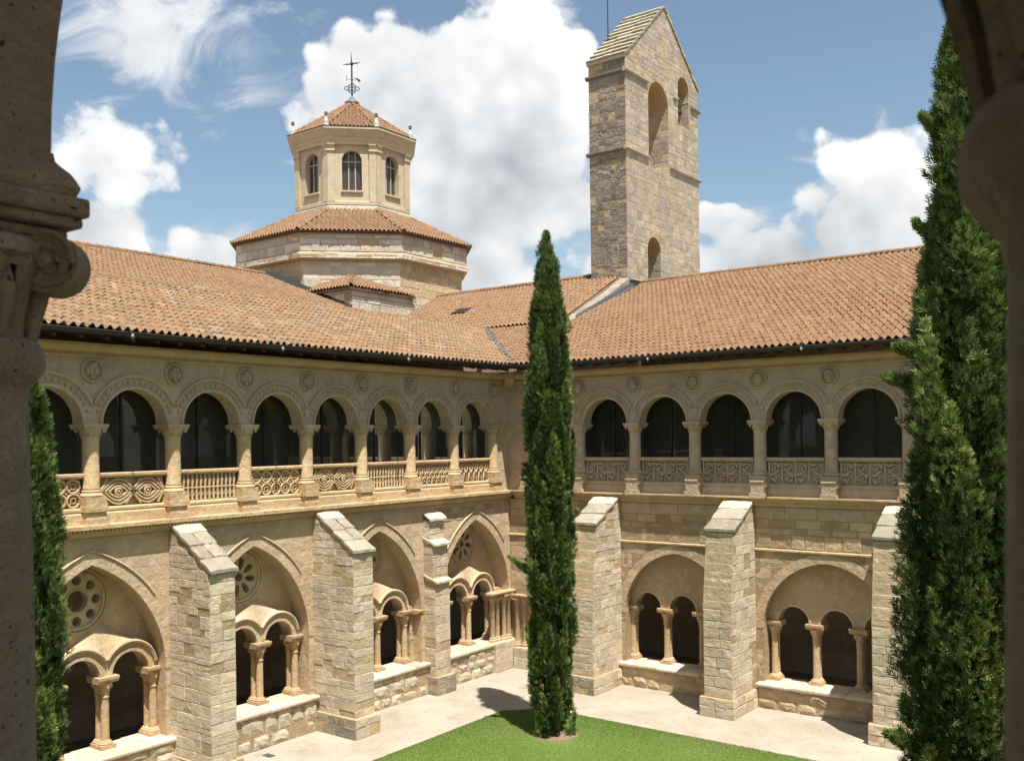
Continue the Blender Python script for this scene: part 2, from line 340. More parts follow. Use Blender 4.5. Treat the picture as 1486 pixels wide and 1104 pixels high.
    def ball(s, c, rx, ry=None, rz=None, nu=8, nv=5):
        ry = ry or rx; rz = rz or rx; vs = [(c[0], c[1], c[2]-rz)]
        for j in range(1, nv):
            b = -math.pi/2+math.pi*j/nv
            vs += [(c[0]+rx*math.cos(b)*math.cos(2*math.pi*k/nu), c[1]+ry*math.cos(b)*math.sin(2*math.pi*k/nu), c[2]+rz*math.sin(b)) for k in range(nu)]
        vs.append((c[0], c[1], c[2]+rz)); T = len(vs)-1
        fs = [(0, 1+(k+1) % nu, 1+k) for k in range(nu)]
        for j in range(nv-2):
            fs += [(1+j*nu+k, 1+j*nu+(k+1) % nu, 1+(j+1)*nu+(k+1) % nu, 1+(j+1)*nu+k) for k in range(nu)]
        o = 1+(nv-2)*nu; fs += [(o+k, o+(k+1) % nu, T) for k in range(nu)]
        return s.add(vs, fs)
    def plate(s, F, outer, holes, w0, w1):
        """flat slab with holes, outline in (u, z)"""
        c = bpy.data.curves.new('tmp', 'CURVE'); c.dimensions = '2D'; c.fill_mode = 'BOTH'; c.extrude = .5
        for pl in [outer]+list(holes):
            sp = c.splines.new('POLY'); sp.points.add(len(pl)-1); sp.use_cyclic_u = True
            for q, (a, b) in zip(sp.points, pl): q.co = (a, b, 0, 1)
        o = bpy.data.objects.new('tmp', c); me = o.to_mesh()
        vs = [F.P(v.co.x, w0+(v.co.z+.5)*(w1-w0), v.co.y) for v in me.vertices]; fs = [tuple(p.vertices) for p in me.polygons]
        o.to_mesh_clear(); bpy.data.objects.remove(o); bpy.data.curves.remove(c)
        return s.add(vs, fs)
WL = {}
def wloc(o): return WL.get(o.name, Vector((0, 0, 0)))
def mesh_of(mb, mat, org=Vector((0, 0, 0)), smooth=None, name='mesh'):
    me = bpy.data.meshes.new(name); me.from_pydata([(x[0]-org.x, x[1]-org.y, x[2]-org.z) for x in mb.v], [], mb.f)
    if len(mb.f) < 60000:
        bm = bmesh.new(); bm.from_mesh(me); bmesh.ops.recalc_face_normals(bm, faces=bm.faces); bm.to_mesh(me); bm.free()
    if any(mb.t):
        at = me.attributes.new('tone', 'FLOAT', 'POINT'); at.data.foreach_set('value', np.array(mb.t, dtype=np.float32))
    me.materials.append(mat)
    if smooth:
        me.polygons.foreach_set('use_smooth', [True]*len(me.polygons)); me.set_sharp_from_angle(angle=R(smooth))
    return me
def thing(name, label, cat, loc=(0, 0, 0), group=None):
    o = bpy.data.objects.new(name, None); col.objects.link(o); o.location = loc; o.empty_display_size = .3
    o['label'] = label; o['category'] = cat
    if group: o['group'] = group
    WL[o.name] = Vector(loc); return o
def part(name, mb, mat, parent=None, smooth=None, stuff=False, at=None):
    """at: world origin for the part (needed only if it has children of its own)"""
    org = Vector(at) if at is not None else (wloc(parent) if parent else Vector((0, 0, 0)))
    o = bpy.data.objects.new(name, mesh_of(mb, mat, org, smooth, name)); col.objects.link(o)
    if parent: o.parent = parent; o.location = org - wloc(parent)
    else: o.location = org
    WL[o.name] = org
    if stuff: o['kind'] = 'stuff'
    return o
def single(name, mb, mat, label, cat, loc, group=None, smooth=None):
    o = part(name, mb, mat, None, smooth, at=loc); o['label'] = label; o['category'] = cat
    if group: o['group'] = group
    return o
def struct(name, mb, mat, label=None):
    o = part(name, mb, mat); o['kind'] = 'structure'
    if label: o['label'] = label
    return o
# --- irregular stone blocks, shared between alike pieces
def block_variant(r, chip):
    ring = [(-.5, -.5), (0, -.5), (.5, -.5), (.5, 0), (.5, .5), (0, .5), (-.5, .5), (-.5, 0)]
    vs = [(a, -.5, b) for a, b in ring]
    vs += [(a*(1-r.uniform(0, .03*chip)), .5-r.uniform(.10, .25)*chip, b*(1-r.uniform(0, .05*chip))) for a, b in ring]
    vs += [(a*(1-r.uniform(.05, .10)*chip), .5-r.uniform(0, .10)*chip, b*(1-r.uniform(.07, .16)*chip)) for a, b in ring]
    vs += [(r.uniform(-.15, .15), .5+r.uniform(-.10, .03)*chip, r.uniform(-.15, .15))]
    fs = []
    for q in (0, 8): fs += [(q+i, q+(i+1) % 8, q+8+(i+1) % 8, q+8+i) for i in range(8)]
    fs += [(16+i, 16+(i+1) % 8, 24) for i in range(8)]
    return vs, fs
def eroded_variant(r):
    nu, nz = 5, 4; vs = []; fs = []
    for j in range(nz):
        for i in range(nu):
            a = -.5+i/(nu-1); b = -.5+j/(nz-1); ed = i in (0, nu-1) or j in (0, nz-1)
            vs.append((a*(1 if not ed else r.uniform(.86, .99))+(0 if ed else r.uniform(-.06, .06)), (.5-r.uniform(.22, .42)) if ed else .5-abs(r.gauss(0, .16)), b*(1 if not ed else r.uniform(.80, .99))+(0 if ed else r.uniform(-.07, .07))))
    for j in range(nz-1):
        for i in range(nu-1):
            q = j*nu+i; fs += [(q, q+1, q+nu+1), (q, q+nu+1, q+nu)]
    rim = list(range(nu))+[j*nu+nu-1 for j in range(1, nz)]+[(nz-1)*nu+i for i in range(nu-2, -1, -1)]+[j*nu for j in range(nz-2, 0, -1)]
    n0 = len(vs); vs += [(vs[i][0]*1.04, -.5, vs[i][2]*1.05) for i in rim]; m = len(rim)
    fs += [(rim[k], n0+k, n0+(k+1) % m, rim[(k+1) % m]) for k in range(m)]
    return vs, fs
_r = random.Random(3)
BLK = {'ash': [block_variant(_r, .75) for _ in range(12)], 'rub': [block_variant(_r, 1.25) for _ in range(10)], 'ero': [eroded_variant(_r) for _ in range(12)]}
_bm = {}
def block_mesh(kind, i, mat):
    k = (kind, i, mat.name)
    if k not in _bm:
        mb = MB(); mb.add(*BLK[kind][i]); _bm[k] = mesh_of(mb, mat, name='stone')
    return _bm[k]
def stone(parent, F, u, w, z, du, dw, dz, mat, kind='ash', rnd=None, into=None, name='stone', tilt=.006):
    """a block whose front face stands at depth w"""
    r = rnd or random
    i = r.randrange(len(BLK[kind])); U = F.U if F.rh else -F.U
    a = r.uniform(-tilt, tilt)
    X = U*math.cos(a)+Vector((0, 0, math.sin(a))); Z = Vector((0, 0, math.cos(a)))-U*math.sin(a)
    c = F.P(u, w-dw/2, z)
    if into is not None:
        vs, fs = BLK[kind][i]; into.add([c+X*(p[0]*du)+F.W*(p[1]*dw)+Z*(p[2]*dz) for p in vs], fs, r.random()); return None
    o = bpy.data.objects.new(name, block_mesh(kind, i, mat)); col.objects.link(o); o.parent = parent
    c = c - wloc(parent)
    o.matrix_local = Matrix(((X.x*du, F.W.x*dw, Z.x*dz, c.x), (X.y*du, F.W.y*dw, Z.y*dz, c.y), (X.z*du, F.W.z*dw, Z.z*dz, c.z), (0, 0, 0, 1)))
    return o
def masonry(parent, F, u0, u1, z0, z1, w, mat, ch=.3, ln=.55, spans=None, kind='ash', gap=.014, proud=.014, depth=.10, into=None, seed=1, var=.25, budget=None):
    r = random.Random(seed); z = z0; n = 0
    while z < z1-.05:
        h = ch*r.uniform(1-var, 1+var)
        if z+h > z1-.45*ch: h = z1-z
        for (a, b) in (spans(z, z+h) if spans else [(u0, u1)]):
            a = max(a, u0); b = min(b, u1)
            if b-a < .09: continue
            u = a
            while u < b-.02:
                d = ln*r.uniform(.65, 1.4)
                if u+d > b-.4*ln: d = b-u
                tgt = into
                if budget is not None:
                    if budget[0] > 0: budget[0] -= 1; tgt = None
                    else: tgt = budget[1]
                stone(parent, F, u+d/2, w+proud*(r.uniform(.5, 1.3) if r.random() > .12 else r.uniform(-.4, .3)), z+h/2, d-gap*r.uniform(.5, 1.4), depth, h-gap*r.uniform(.5, 1.4), mat, kind, r, tgt)
                u += d; n += 1
        z += h
    return n
# --- clay tiles
def tile_verts(p, row, rad=.057, n=8):
    vs = []; lift = .032
    prof = []
    for k in range(n+1):
        t = k/n*p
        if t <= .56*p: h = rad*math.sin(math.pi*t/(.56*p))**.75 if 0 < t < .56*p else 0
        else: q = (t-.56*p)/(.44*p); h = -.034*math.sin(math.pi*q)
        prof.append((t, h))
    for b, dz in ((-.03, lift), (row*1.06, .004)):
        for t, h in prof: vs.append((t, b, h+dz))
    for t, h in prof: vs.append((t, -.03, h+lift-.032))
    m = n+1
    fs = [(k, k+1, m+k+1, m+k) for k in range(n)] + [(2*m+k, 2*m+k+1, k+1, k) for k in range(n)]
    return vs, fs
def roof(parent, name, O, E, S, length, slope, mat, p=.215, row=.42, keep=None, n_ind=0, spare=None, seed=2, under=True, outline=None):
    """tiled plane: O eave corner, E along the eave, S up the slope"""
    O = Vector(O); E = Vector(E).normalized(); S = Vector(S).normalized(); Nn = E.cross(S)
    if Nn.z < 0: Nn = -Nn
    r = random.Random(seed)
    if under:
        mb = MB(); ol = outline or [(0, 0), (length, 0), (length, slope), (0, slope)]
        k = len(ol); vs = [O+E*a+S*b-Nn*.03 for a, b in ol]+[O+E*a+S*b-Nn*.16 for a, b in ol]
        mb.add(vs, [tuple(range(k)), tuple(range(2*k-1, k-1, -1))]+[(i, (i+1) % k, k+(i+1) % k, k+i) for i in range(k)])
        base = part(name, mb, M['under'], parent, at=O)
    else: base = parent
    tv, tf = tile_verts(p, row); cells = []
    for j in range(int(slope/row)+1):
        for i in range(int(length/p)):
            a = i*p; b = j*row
            if b+row*.6 > slope+.2: continue
            if keep and not keep(a+p/2, b+row*.5): continue
            c = O+E*a+S*b; cells.append(((c-CAM).length, a, b))
    cells.sort(key=lambda x: x[0])
    me = None; mb = MB()
    for q, (_, a, b) in enumerate(cells):
        ja = r.uniform(-.008, .008); jb = r.uniform(-.02, .02); jn = r.uniform(-.004, .010)+.022*math.sin(a*.47+b*.6+seed)*math.sin(a*.19+b*.31); sk = r.uniform(-.02, .02)
        c = O+E*(a+ja)+S*(b+jb)+Nn*jn; S2 = (S+E*sk).normalized()
        if q < n_ind:
            if me is None:
                tb = MB(); tb.add(tv, tf); me = mesh_of(tb, mat, smooth=50, name='tile')
            o = bpy.data.objects.new('tile', me); col.objects.link(o); o.parent = base
            c = c-wloc(base)
            o.matrix_local = Matrix(((E.x, S2.x, Nn.x, c.x), (E.y, S2.y, Nn.y, c.y), (E.z, S2.z, Nn.z, c.z), (0, 0, 0, 1)))
        else:
            mb.add([c+E*x+S2*y+Nn*z for x, y, z in tv], tf, r.random()*.999+.0005)
    if mb.v: part('tiles', mb, mat, base, smooth=50, stuff=True)
    return base
def ridge_tiles(parent, A, B, mat, rad=.12, step=.4, name='ridge_tile', lim=40):
    A = Vector(A); B = Vector(B); n = max(1, int((B-A).length/step)); d = (B-A)/n; t = d.normalized()
    x = t.cross(Vector((0, 0, 1))).normalized(); y = x.cross(t)
    mb = MB()
    for k in range(7):
        a = math.pi*k/6
        for q, rr in ((0, rad*1.08), (1.06, rad*.92)): mb.v.append(tuple(t*(q*d.length)+x*rr*math.cos(a)+y*rr*math.sin(a)))
    mb.t = [0.]*len(mb.v); mb.f = [(2*k, 2*k+2, 2*k+3, 2*k+1) for k in range(6)]
    me = mesh_of(mb, mat, smooth=60, name=name)
    for k in range(n):
        o = bpy.data.objects.new(name, me); col.objects.link(o); o.parent = parent
        o.location = A+d*k-wloc(parent)+Vector((0, 0, random.uniform(-.008, .008)))
def circ(cu, cz, r, n=20, ru=None): return [(cu+(ru or r)*math.cos(2*math.pi*k/n), cz+r*math.sin(2*math.pi*k/n)) for k in range(n)]
def arch_outline(u0, u1, z0, zs, n=12):
    c = (u0+u1)/2; r = (u1-u0)/2
    return [(u0, z0), (u1, z0)]+[(c+r*math.cos(math.pi*k/n), zs+r*math.sin(math.pi*k/n)) for k in range(n+1)]
def pointed(s, z0, z1):
    h = z1-z0; Rr = (s*s+h*h)/(2*s)
    return lambda u: z0+math.sqrt(max(0, Rr*Rr-(-abs(u)+s-Rr)**2))

# ---------------------------------------------------------------- ground
GZ = -.15
g = MB(); g.box(XY, -400, 400, -400, 400, GZ-1.2, GZ-.03); struct('ground', g, M['earth'])
g = MB(); g.box(XY, -.6, 23.5, -26, .6, GZ-.3, GZ); struct('courtyard_gravel', g, M['gravel'])
def wob(a, b, n, amp, r):
    return [(a[0]+(b[0]-a[0])*k/n+r.uniform(-amp, amp), a[1]+(b[1]-a[1])*k/n+r.uniform(-amp, amp)) for k in range(n)]
_q = random.Random(11)
LX0, LY1, LX1, LY0 = 3.36, -4.02, 19.6, -22.6
lawn_pl = wob((LX0, LY0), (LX0, LY1-.9), 110, .035, _q)+wob((LX0, LY1-.9), (LX0+.9, LY1), 6, .02, _q)+wob((LX0+.9, LY1), (LX1, LY1-.15), 110, .035, _q)+[(LX1, LY1-.15), (LX1, LY0)]
g = MB(); n = len(lawn_pl); TX, TY = 5.84, -5.89
g.add([(x, y, GZ-.1) for x, y in lawn_pl]+[(x, y, GZ+.035) for x, y in lawn_pl], [tuple(range(n, 2*n))]+[(i, (i+1) % n, n+(i+1) % n, n+i) for i in range(n)])
struct('lawn', g, M['lawn'])
g = MB(); n = 30
g.add([(TX+.12+(.55+.10*math.sin(3*a)+.10*_q.random())*math.cos(a), TY-.12+(.50+.08*math.sin(2*a+1)+.10*_q.random())*math.sin(a), GZ+.041) for a in [2*math.pi*k/n for k in range(n)]], [tuple(range(n))])
struct('soil_patch', g, M['soil'])
# short grass, denser where it shows
def inside_lawn(x, y): return x > LX0+.03 and y < LY1-.03 and x < LX1 and y > LY0 and (x-LX0)+(LY1-y) > .95
N = 420000
gx = LX0+rng.random(N)**1.25*13.; gy = LY1-rng.random(N)**1.25*13.
dsoil = ((gx-TX-.12)/.62)**2+((gy-TY+.12)/.56)**2; dry = np.exp(-(((gx-TX-.55)/.75)**2+((gy-TY+.55)/.5)**2))
ok = ((gx-LX0)+(LY1-gy) > .93) & (dsoil*(.55+.9*rng.random(N)) > 1.) & (rng.random(N) > dry*.55) & (gx < LX1) & (gy > LY0)
gx, gy = gx[ok], gy[ok]; N = len(gx)
hh = .015+.022*rng.random(N); aa = rng.random(N)*6.283; wd = .004+.004*rng.random(N)
ln_ = hh*(.3+.5*rng.random(N)); a2 = rng.random(N)*6.283
V = np.zeros((N, 3, 3), np.float32)
V[:, 0] = np.stack([gx-np.cos(aa)*wd, gy-np.sin(aa)*wd, np.full(N, GZ+.03)], 1)
V[:, 1] = np.stack([gx+np.cos(aa)*wd, gy+np.sin(aa)*wd, np.full(N, GZ+.03)], 1)
V[:, 2] = np.stack([gx+np.cos(a2)*ln_, gy+np.sin(a2)*ln_, GZ+.03+hh], 1)
def np_mesh(name, verts, nper, tone, mat):
    me = bpy.data.meshes.new(name); nv = len(verts); nf = nv//nper
    me.vertices.add(nv); me.vertices.foreach_set('co', verts.astype(np.float32).ravel())
    me.loops.add(nv); me.loops.foreach_set('vertex_index', np.arange(nv, dtype=np.int32))
    me.polygons.add(nf); me.polygons.foreach_set('loop_start', np.arange(0, nv, nper, dtype=np.int32))
    at = me.attributes.new('tone', 'FLOAT', 'POINT'); at.data.foreach_set('value', tone.astype(np.float32))
    me.update(calc_edges=True); me.materials.append(mat); return me
tn = np.clip(.45+.16*np.sin(gx*1.3+np.sin(gy*.9)*2)+.14*np.sin(gx*.5-gy*.7+1.3*np.sin(gx*.4))+.16*(rng.random(N)-.5)+.5*dry[ok], 0, 1)
me = np_mesh('grass', V.reshape(-1, 3), 3, np.repeat(tn, 3), M['grass'])
o = bpy.data.objects.new('grass', me); col.objects.link(o); o['kind'] = 'stuff'; o['label'] = 'short green lawn grass in the courtyard'
# pebbles and grit on the path
g = MB(); rp = random.Random(5)
for k in range(1500):
    if rp.random() < .5: x, y = rp.uniform(.4, 3.3), rp.uniform(-14, -.4)
    else: x, y = rp.uniform(.4, 15), rp.uniform(-3.9, -.4)
    s = rp.uniform(.008, .028); g.ball((x, y, GZ), s, s*rp.uniform(.6, 1), s*.6, 5, 3)
o = part('path_pebbles', g, M['gravel'], None, stuff=True); o['label'] = 'loose pebbles scattered over the gravel path'

# ---------------------------------------------------------------- cloister wings
ZL = 6.18; ZR0, ZR1 = 7.22, 7.34; ZC0, ZC1 = 8.16, 8.47; ZK0, ZK1 = 9.99, 10.31
SP = 2.15; AR = .835; MROOF = .38
CL = [.852+k*2.146 for k in range(12)]
CR = [.852+k*2.156 for k in range(10)]
def tracery(F, kind, u0, u1, z0, z1, w):
    """relief of one parapet panel"""
    g = MB(); W = u1-u0; H = z1-z0
    P = lambda a, b, c=0.: F.P(u0+a, w+c, z0+b)
    def ring(ca, cb, r, t=.02, n=16, ra=None): g.tube([P(ca+(ra or r)*math.cos(2*math.pi*k/n), cb+r*math.sin(2*math.pi*k/n)) for k in range(n)], t, 5, True)
    if kind == 'circles':
        n = 5; d = W/n; r = min(d, H/2)/2-.012
        for i in range(n):
            for j in range(2):
                ca, cb = d*(i+.5), H*(.25+.5*j); ring(ca, cb, r, .034)
                ring(ca, cb, r*.45, .018, 8)
                for q in range(4):
                    a = math.pi/4+q*math.pi/2; g.tube([P(ca+r*.5*math.cos(a), cb+r*.5*math.sin(a)), P(ca+r*math.cos(a), cb+r*math.sin(a))], .012, 4)
        for i in range(n+1):
            g.ball(P(min(max(d*i, .03), W-.03), H/2), .03, .03, .03, 6, 4)
    elif kind == 'eyes':
        for c in (W*.27, W*.73):
            ring(c, H/2, .075, .036, 10); g.ball(P(c, H/2, .02), .035, .035, .035, 6, 4)
            for L, A in ((.24, .13), (.34, .21), (.44, .29)):
                for sgn in (1, -1):
                    g.tube([P(c+x*L, H/2+sgn*A*math.cos(x*math.pi/2)) for x in [q/7-1 for q in range(15)]], .030, 5)
        for sgn in (1, -1):
            g.tube([P(W/2+x*.2, H/2+sgn*(.06+.24*abs(x)**1.3)) for x in [q/5-1 for q in range(11)]], .032, 5)
            for e in (0, 1):
                g.tube([P(e*W+(1-2*e)*x*.16, H/2+sgn*(.06+.24*(x)**1.3)) for x in [q/5 for q in range(6)]], .030, 5)
    elif kind == 'balusters':
        n = 13; d = W/n
        for i in range(n):
            c = P(d*(i+.5), 0)
            g.lathe(c, [(.03, 0), (.034, .04), (.022, .06), (.045, .16), (.022, .27), (.03, .30), (.03, .33), (.02, .36), (.046, .50), (.026, .60), (.034, .63), (.03, H)], 7)
        g.tube([P(0, .315), P(W, .315)], .02, 5)
    elif kind == 'scales':
        n = 7; d = W/n
        for j in range(4):
            for i in range(n+1):
                c = d*(i+(.5 if j % 2 else 0))
                pts = [(c+d*.55*math.cos(a), H*(.02+.24*j)+.22*math.sin(a)) for a in [math.pi*q/8 for q in range(9)]]
                pts = [(min(max(a, .01), W-.01), min(b, H-.01)) for a, b in pts]
                g.tube([P(a, b) for a, b in pts], .028, 5)
                if .05 < c < W-.05: g.ball(P(c, H*(.02+.24*j)+.08), .03, .03, .05, 5, 4)
    elif kind == 'leaves':
        n = 6; d = W/n
        for i in range(n):
            g.tube([P(d*i, .02), P(d*(i+.5), H-.03), P(d*(i+1)-.005, .02)], .032, 5)
            g.tube([P(d*i+.01, H-.03), P(d*(i+.5), .02), P(d*(i+1)-.015, H-.03)], .032, 5)
            g.ball(P(d*(i+.5), H/2, .01), .06, .06, .07, 6, 4); g.ball(P(d*(i+.5), H*.82), .04, .04, .06, 5, 4)
    else:                                           # scrolls between upright bars
        n = 4; d = W/n
        for i in range(n+1): g.tube([P(min(max(d*i, .015), W-.015), 0), P(min(max(d*i, .015), W-.015), H)], .030, 4)
        for i in range(n):
            c = d*(i+.5); m = 1 if i % 2 else -1
            g.tube([P(c+m*d*.30*math.sin(q/12*2*math.pi), H*(.06+.88*q/12)) for q in range(13)], .032, 5)
            for cb in (.27, .73):
                k = m if cb < .5 else -m
                g.tube([P(c-k*.02+(.11-.0065*q)*math.cos(q*.62), H*cb+(.11-.0065*q)*math.sin(q*.62)*1.1) for q in range(14)], .019, 5)
                g.ball(P(c-k*.02, H*cb), .035, .035, .035, 5, 4)
                g.ball(P(c+k*d*.33, H*cb+.1), .035, .03, .05, 5, 4)
    return g
def archivolt(F, parent, cu, beads):
    g = MB()
    g.arcband(F, cu, ZC1, [(AR-.002, -.02), (AR-.002, .045), (AR+.06, .055), (AR+.075, .015), (AR+.075, -.02)], .02, math.pi-.02, 26)
    a0 = math.acos(1.065/1.17)
    g.arcband(F, cu, ZC1, [(AR+.255, -.02), (AR+.255, .03), (AR+.285, .075), (AR+.33, .075), (AR+.335, -.02)], a0, math.pi-a0, 26)
    av = part('archivolt', g, M['carved'], parent, smooth=40, at=F.P(cu, 0, ZC1))
    b = MB(); n = 17 if beads else 23
    for k in range(n):
        a = a0*.75+(math.pi-1.5*a0)*k/(n-1); r = AR+.165
        c = F.P(cu+r*math.cos(a), .012, ZC1+r*math.sin(a)); s = .042 if beads else .03
        b.ball(c, s*(1.2 if k % 2 else .8), s*(1.2 if k % 2 else .8), s*1.25, 6, 4)
    o = part('ornament', b, M['carved'], av, smooth=60)
def upper_column(F, parent, u, left):
    pm = M['balus'] if left else M['carved']
    CW = -.09; c = F.P(u, CW, 0)
    g = MB(); g.lathe(c, [(.185, 6.95), (.20, 6.97), (.20, 7.0), (.188, 7.03), (.185, 8.12), (.205, 8.14), (.205, 8.17), (.19, 8.18)], 20)
    cm = part('column', g, pm, parent, smooth=40, at=F.P(u, 0, 6.2))
    g = MB(); g.lathe(c, [(.19, 8.17), (.20, 8.22), (.25, 8.32), (.27, 8.345)], 16)
    for su in (-1, 1):
        for sw in (-1, 1): g.ball(F.P(u+su*.215, CW+sw*.215, 8.315), .05, .05, .05, 7, 5)
    for k in range(8):
        a = 2*math.pi*k/8+.2; g.ball((c.x+.215*math.cos(a), c.y+.215*math.sin(a), 8.25), .03, .03, .06, 5, 4)
    g.box(F, u-.28, u+.28, -.44, .17, 8.345, 8.395); g.box(F, u-.30, u+.30, -.46, .19, 8.395, ZC1)
    part('capital', g, M['carved'], cm, smooth=40)
    g = MB(); g.lathe(c, [(.235, 6.80), (.26, 6.83), (.235, 6.87), (.215, 6.89), (.225, 6.93), (.19, 6.96)], 18)
    g.box(F, u-.25, u+.25, -.45, .16, 6.58, 6.80); g.box(F, u-.28, u+.28, -.45, .19, 6.46, 6.58)
    g.box(F, u-.24, u+.24, -.45, .15, 6.30, 6.46)
    if left: g.box(F, u-.29, u+.29, -.45, .20, ZL-.02, 6.30)
    else:
        g.box(F, u-.20, u+.20, .15, .22, 6.28, 6.60); g.box(F, u-.25, u+.25, -.45, .245, ZL-.02, 6.28)
        g.moulding(F, [(.15, 6.60), (.24, 6.60), (.24, 6.64), (.15, 6.68)], u-.22, u+.22)
    part('base', g, pm, cm, smooth=30)
def medallion(F, parent, u, z, r, sd):
    q = random.Random(sd); g = MB(); n = 22
    g.arcband(F, u, z, [(r, -.01), (r, .05), (r-.03, .07), (r-.06, .045), (r-.065, -.01)], 0, 2*math.pi*.9999, n)
    g.arcband(F, u, z, [(r-.09, -.01), (r-.09, .03), (r-.11, .03), (r-.11, -.01)], 0, 2*math.pi*.9999, n)
    md = part('medallion', g, M['carved'], parent, smooth=40, at=F.P(u, 0, z))
    h = MB(); c = F.P(u+q.uniform(-.01, .01), .03, z+.01)
    h.ball(c, .11, .11, .15, 10, 7)
    h.ball(F.P(u, .145, z+.005), .024, .024, .042, 6, 4)                      # nose
    h.ball(F.P(u, .12, z-.065), .042, .03, .02, 6, 4)                    # mouth
    for s in (-1, 1): h.ball(F.P(u+s*.042, .12, z+.055), .024, .02, .016, 6, 4); h.ball(F.P(u+s*.11, .03, z+.0), .04, .05, .11, 6, 4)
    h.ball(F.P(u, .04, z+.12), .13, .09, .075, 8, 5)
    h.ball(F.P(u, .0, z-.15), .12, .06, .06, 8, 5)
    part('head', h, M['carved'], md, smooth=60)
def rough_slab(F, u0, u1, wa, za, wb, zb, th, q, g):
    nu, nw = 5, 4; top = []; bot = []
    for j in range(nw):
        for i in range(nu):
            t_ = j/(nw-1); ed = i in (0, nu-1); fr_ = j == nw-1
            u = u0+(u1-u0)*i/(nu-1)+(q.uniform(-.004, .022)*(1 if i == 0 else -1) if ed else 0); w = wa+(wb-wa)*t_+(q.uniform(-.035, .008) if fr_ else 0)
            z = za+(zb-za)*t_+q.uniform(-.013, .010)-(.022 if (ed or fr_) else 0)
            top.append(F.P(u, w, z)); bot.append(F.P(u, w, za+(zb-za)*t_-th))
    n = nu*nw; fs = []
    for j in range(nw-1):
        for i in range(nu-1):
            a = j*nu+i; fs += [(a, a+1, a+nu+1), (a, a+nu+1, a+nu), (n+a, n+a+nu, n+a+nu+1, n+a+1)]
    rim = list(range(nu))+[j*nu+nu-1 for j in range(1, nw)]+[(nw-1)*nu+i for i in range(nu-2, -1, -1)]+[j*nu for j in range(nw-2, 0, -1)]; m = len(rim)
    fs += [(rim[k], rim[(k+1) % m], n+rim[(k+1) % m], n+rim[k]) for k in range(m)]
    return g.add(top+bot, fs)
def wing(F, left):
    cols = CL if left else CR; uend = 24.6 if left else 20.4
    if left:
        t = thing('cloister_wing', 'cloister wing with rose windows below and a parapet of varied carved panels', 'cloister', F.P(uend/2, 0, GZ))
    else:
        t = thing('cloister_wing', 'cloister wing with wide plain arches below and a scrollwork parapet in shade', 'cloister', F.P(uend/2, 0, GZ))
    # ---- upper storey
    g = MB(); g.box(F, 0, cols[0]-.24 if left else cols[0]-.24, -.5, 0, ZL, ZK0)
    for k in range(len(cols)-1):
        c = (cols[k]+cols[k+1])/2; hs = (cols[k+1]-cols[k])/2
        us = [c-AR*math.cos(math.pi*q/24) for q in range(25)]; zl = [ZC1+AR*math.sin(math.pi*q/24) for q in range(25)]
        us = [c-hs]+us+[c+hs]; zl = [ZC1]+zl+[ZC1]
        g.curtain(F, us, zl, [ZK0]*len(us), -.42, 0)
    g.box(F, cols[0]-.24, cols[0], -.42, 0, ZL, ZK0); g.box(F, cols[-1], uend, -.42, 0, ZL, ZK0)
    up_wall = part('upper_wall', g, M['carved'], t)
    kinds = ['leaves', 'scales', 'balusters', 'eyes', 'circles', 'balusters', 'eyes', 'circles', 'balusters', 'eyes', 'circles', 'scales']
    for k in range(len(cols)):
        upper_column(F, t, cols[k], left)
        if cols[k] < 19: medallion(F, t, cols[k]+(.0 if k else -.02), 9.70, .28, k+(0 if left else 50))
        if k == len(cols)-1: break
        a, b = cols[k]+.20, cols[k+1]-.20; c = (a+b)/2
        if c < 19: archivolt(F, t, c, left)
        pm = M['balus'] if left else M['carved']
        g = MB(); g.box(F, a, b, -.30, -.20 if left else -.178, 6.5, ZR0)
        pn = part('parapet_panel', g, pm, t, at=F.P(c, 0, 6.5))
        if c < 19: part('relief', tracery(F, kinds[k] if left else 'scroll', a+.05, b-.05, 6.56, ZR0-.01, -.115), pm, pn, smooth=50)
        g = MB(); g.moulding(F, [(-.28, ZR0), (-.09, ZR0), (-.04, ZR0+.04), (-.02, ZR0+.05), (-.02, ZR1-.02), (-.04, ZR1), (-.28, ZR1)], a, b)
        part('rail', g, pm, pn)
        g = MB(); g.moulding(F, [(-.28, ZL-.01), (-.01, ZL-.01), (-.01, 6.40), (-.05, 6.44), (-.03, 6.47), (-.03, 6.52), (-.10, 6.55), (-.28, 6.55)], a, b)
        part('bottom_course', g, pm, pn)
        # glazing behind the arcade
        for (p0, p1) in ((cols[k]+.02, c-.02), (c+.02, cols[k+1]-.02)):
            g = MB(); g.add([F.P(p0, -.62, 6.3), F.P(p1, -.62, 6.3), F.P(p1, -.62, 9.7), F.P(p0, -.62, 9.7)], [(0, 1, 2, 3)])
            part('glass_pane', g, M['glass'], t)
        g = MB(); g.box(F, c-.02, c+.02, -.66, -.58, 6.3, 9.75)
        part('glazing_bar', g, M['frame'], t)
    g = MB(); g.box(F, .3, cols[-1], -.68, -.57, 6.2, 6.3); g.box(F, .3, cols[-1], -.68, -.57, 9.7, 9.8); part('glazing_frame', g, M['frame'], t)
    # ledge, cornice, eaves
    g = MB(); e0 = .0
    g.moulding(F, [(-.45, ZL-.01), (.24, ZL-.01), (.25, ZL-.03), (.25, ZL-.11), (.17, ZL-.13), (.15, ZL-.19), (.06, ZL-.27), (.04, ZL-.31), (-.45, ZL-.31)] if left else [(-.45, ZL-.01), (.26, ZL-.01), (.26, ZL-.055), (.16, ZL-.075), (.13, ZL-.14), (.07, ZL-.17), (.07, ZL-.25), (.03, ZL-.28), (.03, ZL-.31), (-.45, ZL-.31)], -.25 if left else .255, uend)
    part('ledge', g, M['balus'], t, smooth=25)
